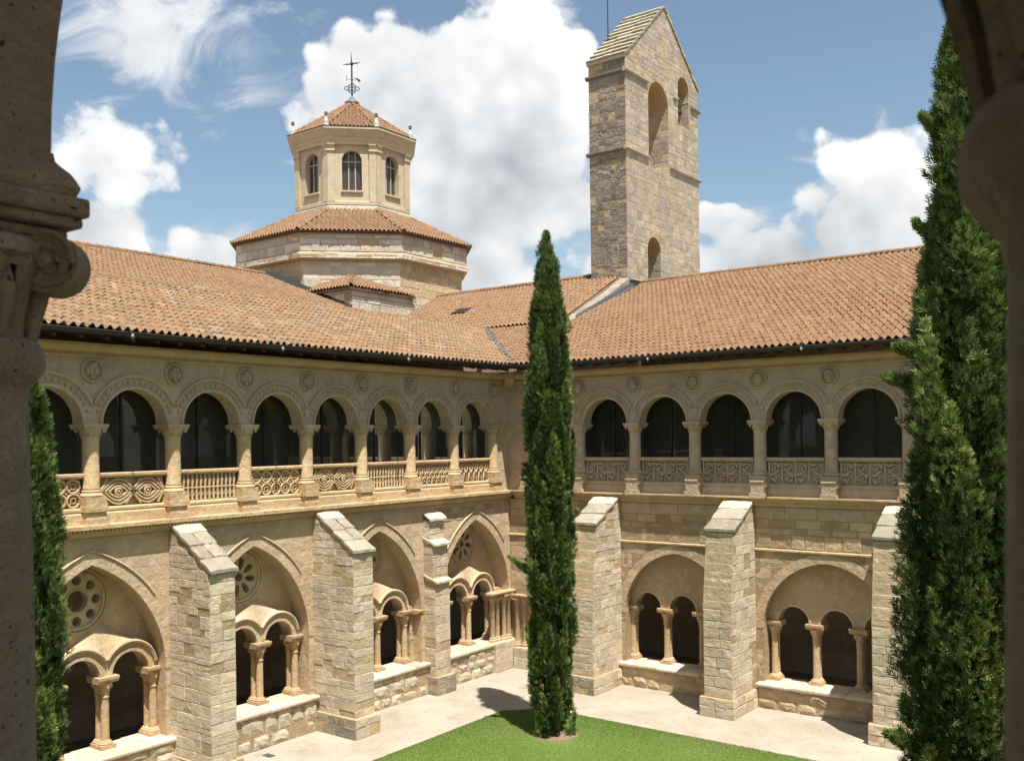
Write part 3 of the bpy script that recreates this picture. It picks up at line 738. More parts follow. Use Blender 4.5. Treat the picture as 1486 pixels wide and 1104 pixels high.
    if left:
        g = MB(); u = .4
        while u < 19: g.box(F, u, u+.05, .10, .215, ZL-.185, ZL-.125); u += .1
        part('dentils', g, M['balus'], t, stuff=True)
    g = MB()
    g.moulding(F, [(-.4, ZK0), (.03, ZK0), (.07, ZK0+.025), (.07, ZK0+.055), (.03, ZK0+.07), (.03, ZK0+.12), (.09, ZK0+.14), (.15, ZK0+.20), (.16, ZK0+.235), (.22, ZK0+.25), (.22, ZK1), (-.4, ZK1)], -.22 if left else .224, uend)
    part('cornice', g, M['balus'], t, smooth=25)
    g = MB(); g.moulding(F, [(-.4, ZK1+.42), (.86, ZK1+.13), (.86, ZK1+.19), (-.4, ZK1+.5)], -.84 if left else .846, uend)
    part('soffit', g, M['wood'], t)
    g = MB(); g.moulding(F, [(.05, ZK1+.18), (.80, ZK1+.03), (.80, ZK1+.13), (.05, ZK1+.30)], 0, .09)
    rme = mesh_of(g, M['wood'], F.P(0, 0, 0), name='rafter'); u = 1.
    while u < 18.5:
        o = bpy.data.objects.new('rafter', rme); col.objects.link(o); o.parent = t; o.location = F.P(u, 0, 0)-wloc(t); u += .62
    g = MB(); prof = [(.92+.085*math.cos(a), 10.53+.085*math.sin(a)) for a in [math.pi+math.pi*q/8 for q in range(9)]]
    prof = prof+[(w-(.012 if w > .92 else -.012), z+.012) for w, z in prof[::-1]]
    g.moulding(F, prof, -.92 if left else .925, uend); part('gutter', g, M['gutter'], t, smooth=40)
    # ---- gallery interior of the upper storey
    g = MB(); g.box(F, -4.4 if left else .01, uend, -4.75, -4.45, -.1, 10.4); part('back_wall', g, M['inner'], t)
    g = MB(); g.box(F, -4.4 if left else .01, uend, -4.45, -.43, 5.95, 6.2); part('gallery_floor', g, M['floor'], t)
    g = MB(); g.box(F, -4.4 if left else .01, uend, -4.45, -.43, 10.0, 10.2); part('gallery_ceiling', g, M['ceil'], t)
    # ---- lower storey
    if left:
        bays = [(1.95, 1.84, 1.90, (-.66, .66)), (6.65, 1.86, 6.36, (-.61, .61)), (11.35, 1.86, 10.89, (-.615, .615)), (15.92, 1.88, 15.40, (-.63, .63)), (20.5, 1.88, 20.1, (-.62, .62))]
        z0, z1, sill, spring, ru = 2.5, 5.24, .86, 2.55, .475
        butts = [(3.9, .72), (8.55, .75), (13.2, .72), (17.85, .75), (22.5, .75)]
    else:
        bays = [(2.3, 1.3, 2.3, (-.55, .55)), (6.62, 1.86, 6.68, (-1.26, 0, 1.26)), (11.45, 1.92, 11.62, (-1.28, 0, 1.28)), (16.2, 1.9, 16.2, (-1.26, 0, 1.26))]
        z0, z1, sill, spring, ru = 2.2, 4.26, .60, 2.40, .47
        butts = [(3.76, .86), (8.42, .88), (13.25, .86), (18.1, .86)]
    g = MB(); edges = []
    for (c, s, m, cs) in bays:
        f = pointed(s, z0, z1); n = 36; us = [c-s*math.cos(math.pi*q/n) for q in range(n+1)]
        g.curtain(F, us, [f(u-c) for u in us], [ZL-.32]*(n+1), -.82, 0); edges.append((c-s, c+s))
    u = 0.
    for a, b in edges+[(uend, uend)]:
        if a-u > .01: g.box(F, u, a, -.82, 0, GZ-.1, ZL-.32)
        u = b
    part('lower_wall', g, M['wall'] if left else M['mortar'], t)
    # facing stones around the arches
    def spans(za, zb):
        out = []; u = .02
        for (c, s, m, cs) in bays:
            f = pointed(s+.27, z0-.0, z1+.27)
            if za < z1+.27 and zb > z0:
                # half width of the arch at the lower edge of the course
                q = s+.27
                while q > 0 and f(q) < za: q -= .03
                q = max(q, 0)
            elif zb <= z0: q = s+.02
            else: q = 0
            if q > 0: out.append((u, c-q)); u = c+q
        out.append((u, min(uend, 19.)))
        res = []
        for a, b in out:                                  # leave room for the buttresses
            cur = a
            for (b0, bw) in butts:
                if b0 > cur and b0 < b: res.append((cur, b0-.01)); cur = b0+bw+.01
                elif b0 <= cur < b0+bw: cur = b0+bw+.01
            if cur < b: res.append((cur, b))
        return res
    if left:
        masonry(t, F, .02, 19, GZ, 5.72, 0, M['wall'], .36, .8, spans, seed=21, proud=.006, gap=.007)
    else:
        masonry(t, F, .02, 19, GZ, 4.56, 0, M['wall'], .42, 1.2, spans, seed=22, proud=.004, gap=.004)
        masonry(t, F, .02, 19, 4.62, 5.50, -.0, M['rubble'], .30, .60, lambda za, zb: [(a, b) for a, b in spans(6, 6.1)], kind='rub', seed=23, proud=.016, gap=.006, depth=.12, var=.5)
        masonry(t, F, .02, 19, 5.5, 5.86, -.0, M['wall'], .36, 1.1, lambda za, zb: spans(6, 6.1), seed=24, proud=.02)
        for a, b in spans(6, 6.1):
            g = MB(); g.moulding(F, [(-.1, 4.54), (.05, 4.54), (.05, 4.585), (.02, 4.61), (-.1, 4.61)], a, b); part('string_course', g, M['balus'], t)
    if left:                                              # patched, broken masonry near the corner
        masonry(t, F, .9, 8.4, 5.28, 5.74, 0, M['rubble'], .26, .6, lambda za, zb: [(a, b) for a, b in spans(6, 6.1) if b < 8.5], kind='rub', seed=29, proud=.016, gap=.006, depth=.12, var=.4)
    for bi, (c, s, m, cs) in enumerate(bays):
        vis = c < 17
        f = pointed(s, z0, z1); h = z1-z0; Rr = (s*s+h*h)/(2*s)
        # voussoirs
        amax = math.acos((Rr-s)/Rr); nv = 8
        for sg in (-1, 1):
            for q in range(nv):
                a0, a1 = amax*q/nv+.0012, amax*(q+1)/nv-.0012; poly = []
                for (rr, aa) in ((Rr, a0), (Rr, (a0+a1)/2), (Rr, a1), (Rr+.27, a1), (Rr+.27, (a0+a1)/2), (Rr+.27, a0)):
                    uu = (s-Rr)+rr*math.cos(aa)
                    if uu < 0: uu = 0
                    poly.append((c+sg*uu, z0+rr*math.sin(aa)))
                if q == nv-1:
                    ae = math.acos((Rr-s)/(Rr+.27)); poly[3] = (c, z0+(Rr+.27)*math.sin(ae)); poly[2] = (c, z1)
                g = MB(); g.prism(F, poly, -.12, .012+random.uniform(0, .002)); part('voussoir', g, M['wall'], t)
        if left:
            pts = []                                      # hood mould
            g = MB()
            for sg in (-1, 1):
                g.tube([F.P(c+sg*max(0, (s-Rr)+(Rr+.30)*math.cos(aa)), .02, z0+(Rr+.30)*math.sin(aa)) for aa in [math.acos((Rr-s)/(Rr+.30))*q/14 for q in range(7, 15)]], .032, 6)
            part('hood_mould', g, M['wall'], t, smooth=50)
        # tympanum over the small arches
        cen = [m+d for d in cs]; n = 16; low = []
        lo, hi = c-s-.03, c+s+.03
        for cc in cen: low += [(cc-ru*math.cos(math.pi*q/n), spring+ru*math.sin(math.pi*q/n)) for q in range(n+1)]
        low = [(min(max(u, lo), hi), z) for u, z in low]
        top = [(c+(s+.02)*math.cos(math.pi*q/40), f(s*math.cos(math.pi*q/40))+.02) for q in range(41)]
        outer = [(lo, spring-.02)]+low+[(hi, spring-.02)]+top[:-1]
        if left:
            rc = (c+.03, 4.36); holes = []
            if bi in (3, 4):
                holes = [circ(*rc, .255, 22)]+[circ(rc[0]+.475*math.cos(2*math.pi*k/8+math.pi/8*0), rc[1]+.475*math.sin(2*math.pi*k/8), .115, 14) for k in range(8)]
            else:
                holes = [circ(*rc, .12, 14)]
                for k in range(8):
                    a = 2*math.pi*k/8+.2; e = []
                    for q in range(14):
                        b = 2*math.pi*q/14; x, y = .36+.18*math.cos(b), .085*math.sin(b)*(1+.35*math.cos(b)); e.append((rc[0]+x*math.cos(a)-y*math.sin(a), rc[1]+x*math.sin(a)+y*math.cos(a)))
                    holes.append(e)
            w0, w1 = -.78, -.62
        else: holes = []; w0, w1 = -.72, -.36
        g = MB(); g.plate(F, outer, holes, w0, w1)
        ty = part('tympanum', g, M['wall'], t, at=F.P(c, w1, spring))
        if left:
            g = MB()
            for rr, dw in ((.62, .05), (.72, .035)):
                g.arcband(F, rc[0], rc[1], [(rr, w1-.01), (rr, w1+dw), (rr+.05, w1+dw), (rr+.06, w1-.01)], 0, 2*math.pi*.9999, 30)
            for hl in holes[:1] if bi in (3, 4) else []: g.arcband(F, rc[0], rc[1], [(.255, w1-.01), (.255, w1+.03), (.29, w1+.02), (.29, w1-.01)], 0, 6.283, 24)
            part('rose_moulding', g, M['wall'], ty, smooth=40)
            # arcade slab below the rose with weathered top
            n = 80; us = [lo+(hi-lo)*q/n for q in range(n+1)]
            us = sorted(set(us+[cc+d*ru*.9999 for cc in cen for d in (-1, 1)]+[cc+d*.70 for cc in cen for d in (-1, 1)]))
            us = [u for u in us if lo <= u <= hi]
            def inz(u):
                for cc in cen:
                    if abs(u-cc) <= ru: return spring+math.sqrt(max(0, ru*ru-(u-cc)**2))
                return spring
            def frz(u):
                z = spring+.10
                for cc in cen:
                    if abs(u-cc) < .68: z = max(z, spring+.04+math.sqrt(.68**2-(u-cc)**2))
                return z
            bkz = lambda u: max(frz(u)+.02, 3.86-.72*abs(u-m)) if abs(u-m) < 1.25 else frz(u)+.02
            g = MB(); g.curtain(F, us, [inz(u) for u in us], [max(inz(u)+.02, frz(u)) for u in us], -.66, -.36)
            part('arcade_slab', g, M['wall'], t)
            g = MB(); g.ruled([F.P(u, -.36, frz(u)) for u in us], [F.P(u, -.63, bkz(u)) for u in us]); part('weathering', g, M['wall'], t)
            g = MB()
            for cc in cen:
                aa0 = math.acos(min(1, abs(cs[0])/.72)) if len(cen) > 1 else 0
                rng_ = (aa0, math.pi-.15) if cc < m else (.15, math.pi-aa0)
                rng_ = (.15, math.pi-aa0) if cc > m else (aa0, math.pi-.15)
                g.arcband(F, cc, spring+.04, [(.63, -.37), (.63, -.31), (.68, -.27), (.715, -.29), (.72, -.37)], rng_[0], rng_[1], 18)
                g.arcband(F, cc, spring, [(ru, -.37), (ru, -.33), (ru+.08, -.33), (ru+.09, -.37)], .02, math.pi-.02, 18)
            part('arch_moulding', g, M['wall'], t, smooth=40)
        else:
            g = MB()
            for cc in cen: g.arcband(F, cc, spring, [(ru-.002, w1-.02), (ru-.002, w1+.02), (ru+.07, w1+.02), (ru+.08, w1-.02)], .02, math.pi-.02, 16)
            part('arch_moulding', g, M['wall'], t, smooth=40)
        # columns between the small arches
        pos = [(cen[i]+cen[i+1])/2 for i in range(len(cen)-1)]
        half = (cen[1]-cen[0])/2; pos = [cen[0]-half]+pos+[cen[-1]+half]
        for pi_, pu in enumerate(pos):
            if not (lo+.02 < pu < hi-.02): continue
            ends = pi_ in (0, len(pos)-1); wa, wb = (-.42, -.64) if left else (-.45, -.62)
            g = MB()
            for w in (wa, wb): c3 = F.P(pu, w, 0); g.lathe(c3, [(.105, sill+.17), (.10, sill+.22), (.095, spring-.52), (.115, spring-.50), (.115, spring-.47), (.10, spring-.45)], 14)
            cm = part('column', g, M['shaft'], t, smooth=40, at=F.P(pu, wa, sill))
            g = MB()
            for w in (wa, wb):
                c3 = F.P(pu, w, 0); g.lathe(c3, [(.10, spring-.46), (.115, spring-.36), (.165, spring-.22), (.195, spring-.15)], 10)
                for k in range(6):
                    a = 2*math.pi*k/6; g.ball((c3.x+.15*math.cos(a), c3.y+.15*math.sin(a), spring-.25), .035, .035, .05, 5, 4)
            wf = -.22 if left else -.26
            g.moulding(F, [(-.74, spring-.15), (wf-.05, spring-.15), (wf, spring-.09), (wf+.02, spring-.06), (wf+.02, spring), (-.74, spring)], pu-.26, pu+.26)
            part('capital', g, M['shaft'], cm, smooth=30)
            g = MB(); g.box(F, pu-.19, pu+.19, -.74, wf-.03, sill, sill+.09)
            for w in (wa, wb): g.lathe(F.P(pu, w, 0), [(.165, sill+.09), (.175, sill+.12), (.14, sill+.145), (.145, sill+.16), (.11, sill+.19)], 12)
            part('base', g, M['shaft'], cm, smooth=40)
            if ends:
                e0, e1 = (pu+.2, hi+.06) if pi_ else (lo-.06, pu-.2)
                if e1-e0 > .08:
                    g = MB(); g.moulding(F, [(-.74, spring-.16), (wf, spring-.16), (.03, spring-.09), (.05, spring-.05), (.05, spring+.0), (-.74, spring+.0)], e0, e1); part('impost', g, M['shaft'], t)
                    g = MB(); g.box(F, e0, e1, -.72, -.36 if left else -.40, sill-.02, spring-.16); part('respond', g, M['wall'], t)
                    masonry(t, F, e0, e1, sill, spring-.17, -.36 if left else -.40, M['wall'], .34, .5, seed=bi*9+pi_, depth=.08)
        # sill wall
        g = MB(); g.box(F, lo-.1, hi+.1, -.75, .18, GZ-.1, sill-.13); part('sill_core', g, M['mortar'], t)
        masonry(t, F, lo-.1, hi+.1, GZ, sill-.12, .18, M['butt'] if left else M['rubble'], .34, .6, kind='ero', seed=40+bi+(0 if left else 9), depth=.13, proud=.045, gap=.0)
        u = lo-.12; q = random.Random(bi)
        while u < hi+.1:
            d = min(q.uniform(.6, 1.1), hi+.12-u)
            g = MB(); e = q.uniform(-.02, .03); zz = q.uniform(-.012, .012)
            g.moulding(F, [(-.8, sill-.12), (.22+e, sill-.12), (.25+e, sill-.08), (.25+e, sill-.03+zz), (.21+e, sill+zz), (-.8, sill)], u, u+d-.012); part('sill_stone', g, M['butt'], t); u += d
    # clustered corner shafts
    for pu in ((1.05, .78, .5, .24) if left else (.34, .62, .9)):
        w = .06 if pu < .6 else -.02
        g = MB(); g.lathe(F.P(pu, w, 0), [(.09, sill+.15), (.085, spring-.42), (.10, spring-.40)], 12)
        cm = part('corner_shaft', g, M['shaft'], t, smooth=40, at=F.P(pu, w, sill))
        g = MB(); g.lathe(F.P(pu, w, 0), [(.085, spring-.40), (.14, spring-.2), (.16, spring-.14)], 10); g.box(F, pu-.15, pu+.15, -.1, w+.17, spring-.14, spring-.03); part('capital', g, M['shaft'], cm, smooth=40)
        g = MB(); g.lathe(F.P(pu, w, 0), [(.14, sill-.02), (.15, sill+.05), (.11, sill+.10), (.12, sill+.13), (.09, sill+.16)], 12); part('base', g, M['shaft'], cm, smooth=40)
    g = MB(); g.moulding(F, [(-.1, spring-.03), (.22, spring-.03), (.25, spring), (.25, spring+.04), (-.1, spring+.04)], .262 if not left else .0, 1.35); part('impost', g, M['shaft'], t)
    g = MB(); g.box(F, .0 if left else .33, 1.3, -.2, .31, GZ-.1, sill-.02); part('corner_plinth', g, M['butt'], t)
    masonry(t, F, .33, 1.3, GZ, sill-.03, .31, M['butt'], .34, .5, seed=77, depth=.08)
    # interior of the lower walk
    g = MB(); g.box(F, -4.4 if left else .01, uend, -4.42, -.76, GZ-.15, GZ+.05); part('walk_floor', g, M['floor'], t)
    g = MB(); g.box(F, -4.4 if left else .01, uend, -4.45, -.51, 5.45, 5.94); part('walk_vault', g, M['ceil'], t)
    masonry(t, F, 4. if left else 4.5, 17, .3, 3.4, -4.45, M['inner'], .5, 1.1, seed=60 + left, depth=.08, proud=.02, gap=.03)
    # ---- buttresses
    for (b0, bw) in butts:
        small = left and b0 < 5
        if b0 > 19: continue
        bt = MB(); b1 = b0+bw
        SR = Fr(F.P(b1, 0, 0), F.W, F.U); SL = Fr(F.P(b0, 0, 0), F.W, -F.U)
        seed = int(b0*10)+(0 if left else 500); q = random.Random(seed)
        if small:
            steps = [(GZ, 3.42, .46), (3.42, 4.62, .38), (4.62, 5.42, .24)]; pl = (.62, .42)
            for a, b, w in steps: bt.box(F, b0, b1, -.05, w, a, b)
        else:
            wo = 1.62 if left else 1.80; wt_ = 1.62 if left else 1.5; ze = 4.95 if left else 5.22; zt = 6.06; pl = (wo+.14, .40)
            bt.prism(Fr(F.P(b0, 0, 0), F.W, F.U), [(-.02, GZ), (wo, GZ), (wo, 3.0), (wt_, ze), (-.02, zt)], 0, bw)
        bt.box(F, b0-.09, b1+.09, -.05, pl[0], GZ-.1, pl[1])
        bo = part('buttress', bt, M['mortar'], t, at=F.P((b0+b1)/2, pl[0], GZ))
        if small:
            for a, b, w in steps:
                masonry(bo, F, b0, b1, max(a, pl[1]), b-.02, w, M['butt'], .27, .45, seed=seed+int(a*3), depth=.07)
                masonry(bo, SR, 0, w, max(a, pl[1]), b-.02, 0, M['butt'], .27, .4, seed=seed+7+int(a*3), depth=.07); masonry(bo, SL, 0, w, max(a, pl[1]), b-.02, 0, M['butt'], .27, .4, seed=seed+9, depth=.07)
                g = MB(); rough_slab(F, b0-.05, b1+.05, -.02, b+.28, w+.12, b+.06, .09, q, g); part('capping_stone', g, M['butt'], bo)
        else:
            wz = lambda z: wo if z < 3 else wo+(wt_-wo)*(z-3)/(ze-3)
            sl = (zt-ze)/wt_
            sp = lambda za, zb: [(0.0, wz((za+zb)/2) if zb <= ze else max(0, (zt-.02-zb)/sl))]
            masonry(bo, SR, 0, 3, pl[1], zt, 0, M['butt'], .23, .44, sp, seed=seed, depth=.07, var=.45, gap=.010, proud=.012)
            masonry(bo, SL, 0, 3, pl[1], zt, 0, M['butt'], .23, .44, sp, seed=seed+1, depth=.07, var=.45, gap=.010, proud=.012)
            if wo == wt_: masonry(bo, F, b0, b1, pl[1], ze-.05, wo, M['butt'], .23, .5, seed=seed+2, depth=.08, gap=.010, proud=.012)
            else:
                r2 = random.Random(seed+2); z = pl[1]
                while z < ze-.1:
                    h = min(.25*r2.uniform(.7, 1.4), ze-.05-z); cut = b0+bw*r2.uniform(.3, .7)
                    for a, b in (((b0, cut), (cut, b1)) if r2.random() < .75 else ((b0, b1),)):
                        stone(bo, F, (a+b)/2, wz(z+h)+.015, z+h/2, b-a-.014, .16, h-.014, M['butt'], 'ash', r2)
                    z += h
            # stone slabs stepping down the slope
            nrow = 4 if left else 3
            for i in range(nrow):
                t0, t1 = i/nrow, (i+1)/nrow
                wa, wb = wt_*t0-.03, wt_*t1+.09; za, zb = zt-(zt-ze)*t0+.03, zt-(zt-ze)*(t1+.05)+.03
                cuts = [b0-.05, b1+.05] if (i in (0, nrow-1) or not left) else [b0-.05, b0+bw*q.uniform(.4, .6), b1+.05]
                for c0, c1 in zip(cuts[:-1], cuts[1:]):
                    dz = q.uniform(-.01, .012)
                    g = MB(); rough_slab(F, c0+.004, c1-.004, wa, za+.05+dz, wb, zb+.09+dz, .10, q, g); part('slab', g, M['butt'] if i == 0 else M['slab'], bo)
        for (ff, ua, ub, ww) in ((F, b0-.09, b1+.09, pl[0]), (SR, 0, pl[0], .09), (SL, 0, pl[0], .09)):
            masonry(bo, ff, ua, ub, GZ, pl[1], ww, M['slab'] if q.random() < .5 else M['butt'], .28, .5, seed=seed+33, depth=.10, kind='rub', gap=.010)
    # ---- roof over the wing
    cs_ = 1/math.sqrt(1+MROOF*MROOF)
    if left:
        y0 = -uend
        ln = 5.65/cs_
        rf = roof(t, 'roof', (.85, y0, 10.585), (0, 1, 0), (-1, 0, MROOF), uend+4.85, ln, M['tileL'], n_ind=300, seed=5,
                  keep=lambda a, b: (y0+a+.12) < -(.85-b*cs_) , outline=[(0, 0), (uend-.85, 0), (uend+4.8, ln), (0, ln)])
        g = MB(); g.box(XY, -5.0, -4.72, y0, 5.0, 12.66, 12.80); part('roof_flashing', g, M['mortar'], rf)
        ridge_tiles(rf, (-4.86, -18, 12.80), (-4.86, 4.8, 12.80), M['tileL'], .09, .45)
        g = MB(); d = Vector((-1, 1, MROOF)).normalized(); n_ = Vector((1, 1, 0)).normalized(); A = Vector((.95, -.95, 10.60)); B = Vector((-4.7, 4.7, 12.76))
        g.add([A-n_*.10+Vector((0, 0, .05)), A+n_*.10+Vector((0, 0, .05)), B+n_*.10+Vector((0, 0, .05)), B-n_*.10+Vector((0, 0, .05)), A+Vector((0, 0, .01)), B+Vector((0, 0, .01))], [(0, 4, 5, 3), (4, 1, 2, 5)])
        part('valley_flashing', g, M['zinc'], rf)
        g = MB(); g.prism(Fr((0, 0, 0), (1, -1, 0), (1, 1, 0)), [(.05, 9.85), (.22, 9.85), (.42, 10.12), (.45, 10.38), (.05, 10.38)], -.17, .17); part('corner_corbel', g, M['balus'], t)
    else:
        ln = 11.45/cs_; x0 = -4.8
        def kp(a, b):
            x = x0+a; y = -.85+b*cs_
            return x > -y+.02 and (x > -.38 or y < 4.7)
        k1 = (4.75+.85)/cs_
        rf = roof(t, 'roof', (x0, -.85, 10.585), (1, 0, 0), (0, 1, MROOF), uend+4.8, ln, M['tileR'], n_ind=300, seed=6, keep=kp,
                  outline=[(5.65, 0), (uend+4.8, 0), (uend+4.8, ln), (4.4, ln), (4.4, k1), (0.05, k1)])
        ridge_tiles(rf, (-.4, 10.62, 14.98), (uend, 10.62, 14.98), M['tileR'], .11, .42)
        g = MB(); g.box(XY, -.38, uend, 10.5, 10.75, 6, 14.85); g.box(XY, -.38, uend, 10.75, 16, 6, 10.); part('rear_wall', g, M['wall'], t)
        # stone coping of the gable between the roofs
        C0, C1 = Vector((-.62, 5.0, 12.72)), Vector((-.62, 9.66, 14.98)); nn = 7; d = (C1-C0)/nn; q = random.Random(4)
        for i in range(nn):
            a = C0+d*i; b = a+d*.985; g = MB(); hw = .24; e = q.uniform(-.03, .03)
            vs_ = [(a.x-hw, a.y, a.z-.5), (a.x+hw, a.y, a.z-.5), (b.x+hw, b.y, b.z-.5), (b.x-hw, b.y, b.z-.5), (a.x-hw, a.y, a.z+.10+e), (a.x+hw-.04, a.y, a.z+.06+e), (b.x+hw-.04, b.y, b.z+.08+e), (b.x-hw, b.y, b.z+.12+e)]
            g.add(vs_, [(3, 2, 1, 0), (4, 5, 6, 7), (0, 1, 5, 4), (1, 2, 6, 5), (2, 3, 7, 6), (3, 0, 4, 7)]); part('coping_stone', g, M['towerd'] if i % 3 else M['slab'], t)
        g = MB(); a = Vector((-.34, 5.1, 12.86)); b = Vector((-.34, 9.9, 14.74))
        g.add([a, a+Vector((.16, 0, 0)), b+Vector((.16, 0, 0)), b, a+Vector((-.03, 0, .12)), b+Vector((-.03, 0, .22))], [(0, 1, 2, 3), (0, 3, 5, 4)]); part('gable_flashing', g, M['zinc'], t)
        g = MB(); g.box(XY, -.85, -.39, 4.9, 9.7, 6, 12.4); part('gable_wall', g, M['tower'], t)
    return t
wingL = wing(LF, True)
wingR = wing(RF, False)
g = MB(); g.box(RF, 1.2, 2.5, -4.43, -4.38, .1, 2.6); dr = part('door', g, M['brownglass'], wingR, at=RF.P(1.85, -4.4, .1))
g = MB()
for a, b, c0_, d0_ in ((1.1, 1.2, .1, 2.7), (2.5, 2.6, .1, 2.7), (1.2, 2.5, 2.6, 2.7), (1.82, 1.88, .1, 2.6)): g.box(RF, a, b, -4.44, -4.34, c0_, d0_)
part('door_frame', g, M['mullion'], dr)
dg = thing('drain_cover', 'small iron drain grate in the gravel beside the buttress', 'drain', (.75, -11.55, GZ))
g = MB(); g.box(XY, .59, .91, -11.65, -11.45, GZ-.05, GZ+.006); part('frame', g, M['iron'], dg)
for k in range(6): g = MB(); g.box(XY, .62+k*.046, .64+k*.046, -11.63, -11.47, GZ+.006, GZ+.014); part('bar', g, M['lead'], dg)
# floodlights clipped to the gutters
def floodlight(F, u, lab, w=.98, z=10.5):
    t = thing('floodlight', lab, 'lamp', F.P(u, w, z), 'small lamps along the gutters')
    g = MB(); g.tube([F.P(u, w-.05, z+.02), F.P(u, w+.08, z+.0), F.P(u, w+.14, z-.06)], .018, 6); part('arm', g, M['frame'], t, smooth=40)
    g = MB(); g.tube([F.P(u, w+.10, z-.03), F.P(u+.05, w+.17, z-.10)], [.03, .04], 8); part('lamp_head', g, M['whitemetal'], t, smooth=40)
for u, lb in ((15.5, 'an eye-patterned parapet panel'), (11.2, 'a parapet panel of carved circles'), (6.4, 'a parapet panel of little balusters')): floodlight(LF, u, 'small white gutter lamp above '+lb)
floodlight(RF, 6.3, 'small white gutter lamp above the scrollwork parapet, near the slender cypress'); floodlight(RF, 11.2, 'small white gutter lamp above the scrollwork parapet, near the shaggy cypress')
# the two other sides of the court, which the gallery glass mirrors
def plain_wing(label, F, u1):
    t = thing('cloister_wing', label, 'cloister', F.P(u1/2, 0, GZ)); g = MB(); n = int(u1/2.15); u = (u1-n*2.15)/2
    g.box(F, 0, u, -.42, 0, ZL, ZK0); g.box(F, u1-u, u1, -.42, 0, ZL, ZK0)
    for k in range(n):
        c = u+2.15*(k+.5); us = [c-1.075]+[c-AR*math.cos(math.pi*q/14) for q in range(15)]+[c+1.075]
        g.curtain(F, us, [ZC1]+[ZC1+AR*math.sin(math.pi*q/14) for q in range(15)]+[ZC1], [ZK1+.1]*17, -.42, 0)
    part('upper_wall', g, M['carved'], t)
    for k in range(n+1):
        g = MB(); g.lathe(F.P(u+2.15*k, -.09, 0), [(.25, ZL), (.25, 6.8), (.185, 6.9), (.185, 8.15), (.3, 8.36), (.3, ZC1)], 10); part('column', g, M['balus'], t, smooth=40)
    g = MB(); g.box(F, 0, u1, -.2, -.02, ZL, ZR1); part('parapet', g, M['balus'], t)
    g = MB(); g.box(F, 0, u1, -.5, .2, ZL-.2, ZL); part('ledge', g, M['balus'], t)
    g = MB(); g.box(F, 0, u1, -.6, 0, GZ, ZL-.2); part('lower_wall', g, M['wall'], t)
    g = MB(); g.box(F, 0, u1, -4.7, -4.4, GZ, ZK1+.1); part('back_wall', g, M['inner'], t)
    g = MB(); g.box(F, 0, u1, -4.4, -.6, 5.95, ZL); part('gallery_floor', g, M['floor'], t)
    g = MB(); g.moulding(F, [(.9, 10.5), (.9, 10.62), (-4.8, 12.8), (-4.8, 12.6)], 0, u1); part('roof', g, M['tileL'], t)
plain_wing('plain arcaded cloister wing facing the wing with rose windows', Fr((23.7, 0, 0), (0, -1, 0), (-1, 0, 0)), 26.4)
plain_wing('plain arcaded cloister wing facing the scrollwork parapet', Fr((-.2, -26.92, 0), (1, 0, 0), (0, 1, 0)), 13.2)

# ---------------------------------------------------------------- church: transept, arm, crossing tower
DC = Vector((-18.4, 10.2, 0))
ct = thing('church_transept', 'long church roof of old mixed clay tiles rising behind the gallery roof', 'church', (-12, -10, GZ))
cs2 = 1/math.sqrt(1+.375**2)
g = MB(); g.box(XY, -31.5, -5.3, -24, 3.9, GZ-.1, 11.3); part('wall', g, M['wall'], ct)
rf = roof(ct, 'roof', (-4.95, -24, 11.456), (0, 1, 0), (-1, 0, .375), 28, 13.45/cs2, M['tileD'], seed=9, p=.22, keep=lambda a, b: b*cs2 > 3.6 and a > 3)
ridge_tiles(rf, (-18.4, -21, 16.55), (-18.4, 3.95, 16.55), M['tileD'], .13, .45)
g = MB(); g.moulding(Fr((0, 0, 0), (0, 1, 0), (1, 0, 0)), [(-18.4, 16.46), (-18.4, 16.3), (-31.8, 11.3), (-31.8, 11.45)], -24, 4); part('rear_slope', g, M['tileD'], ct)
g = MB(); A = Vector((-12.1, 4.02, 14.13)); B = Vector((-18.4, 4.02, 16.5))
g.add([A+Vector((0, -.16, .08)), B+Vector((0, -.16, .08)), B+Vector((0, 0, .28)), A+Vector((0, 0, .28)), A+Vector((0, 0, .08)), B+Vector((0, 0, .08))], [(0, 1, 2, 3), (0, 4, 5, 1)]); part('wall_flashing', g, M['gutter'], ct)
# arm between crossing and belfry
ca = thing('church_nave', 'short church roof between the octagonal tower and the bell tower', 'church', (-6.5, 7.5, GZ))
g = MB(); g.box(XY, -12.1, -.86, 5.15, 14.6, GZ-.1, 12.6); part('wall', g, M['wall'], ca)
cs3 = 1/math.sqrt(1.25)
rf = roof(ca, 'roof', (-12.25, 4.92, 12.78), (1, 0, 0), (0, 1, .5), 11.4, 5.28/cs3, M['tileD'], seed=10, p=.22, row=.40)
ridge_tiles(rf, (-12.2, 10.2, 15.46), (-2.5, 10.2, 15.46), M['tileD'], .13, .42)
g = MB(); g.moulding(XY, [(10.2, 15.4), (10.2, 15.25), (15.4, 12.7), (15.4, 12.85)], -12.2, -.9); part('rear_slope', g, M['tileD'], ca)
g = MB(); zz = lambda y: 15.4-.5*(10.2-y)
F0 = Fr((-9.05, 6.9, zz(6.9)), (1, 0, 0), (0, 1, 0)); nrm = Vector((0, -.5, 1)).normalized(); upv = Vector((0, 1, .5)).normalized()
c = Vector((-8.2, 7.35, zz(7.35)))
vs_ = [c+Vector((1, 0, 0))*a*.42+upv*b*.30+nrm*h for h in (.02, .14) for a, b in ((-1, -1), (1, -1), (1, 1), (-1, 1))]
g.add(vs_, [(0, 3, 2, 1), (4, 5, 6, 7), (0, 1, 5, 4), (1, 2, 6, 5), (2, 3, 7, 6), (3, 0, 4, 7)]); part('skylight', g, M['gutter'], ca)

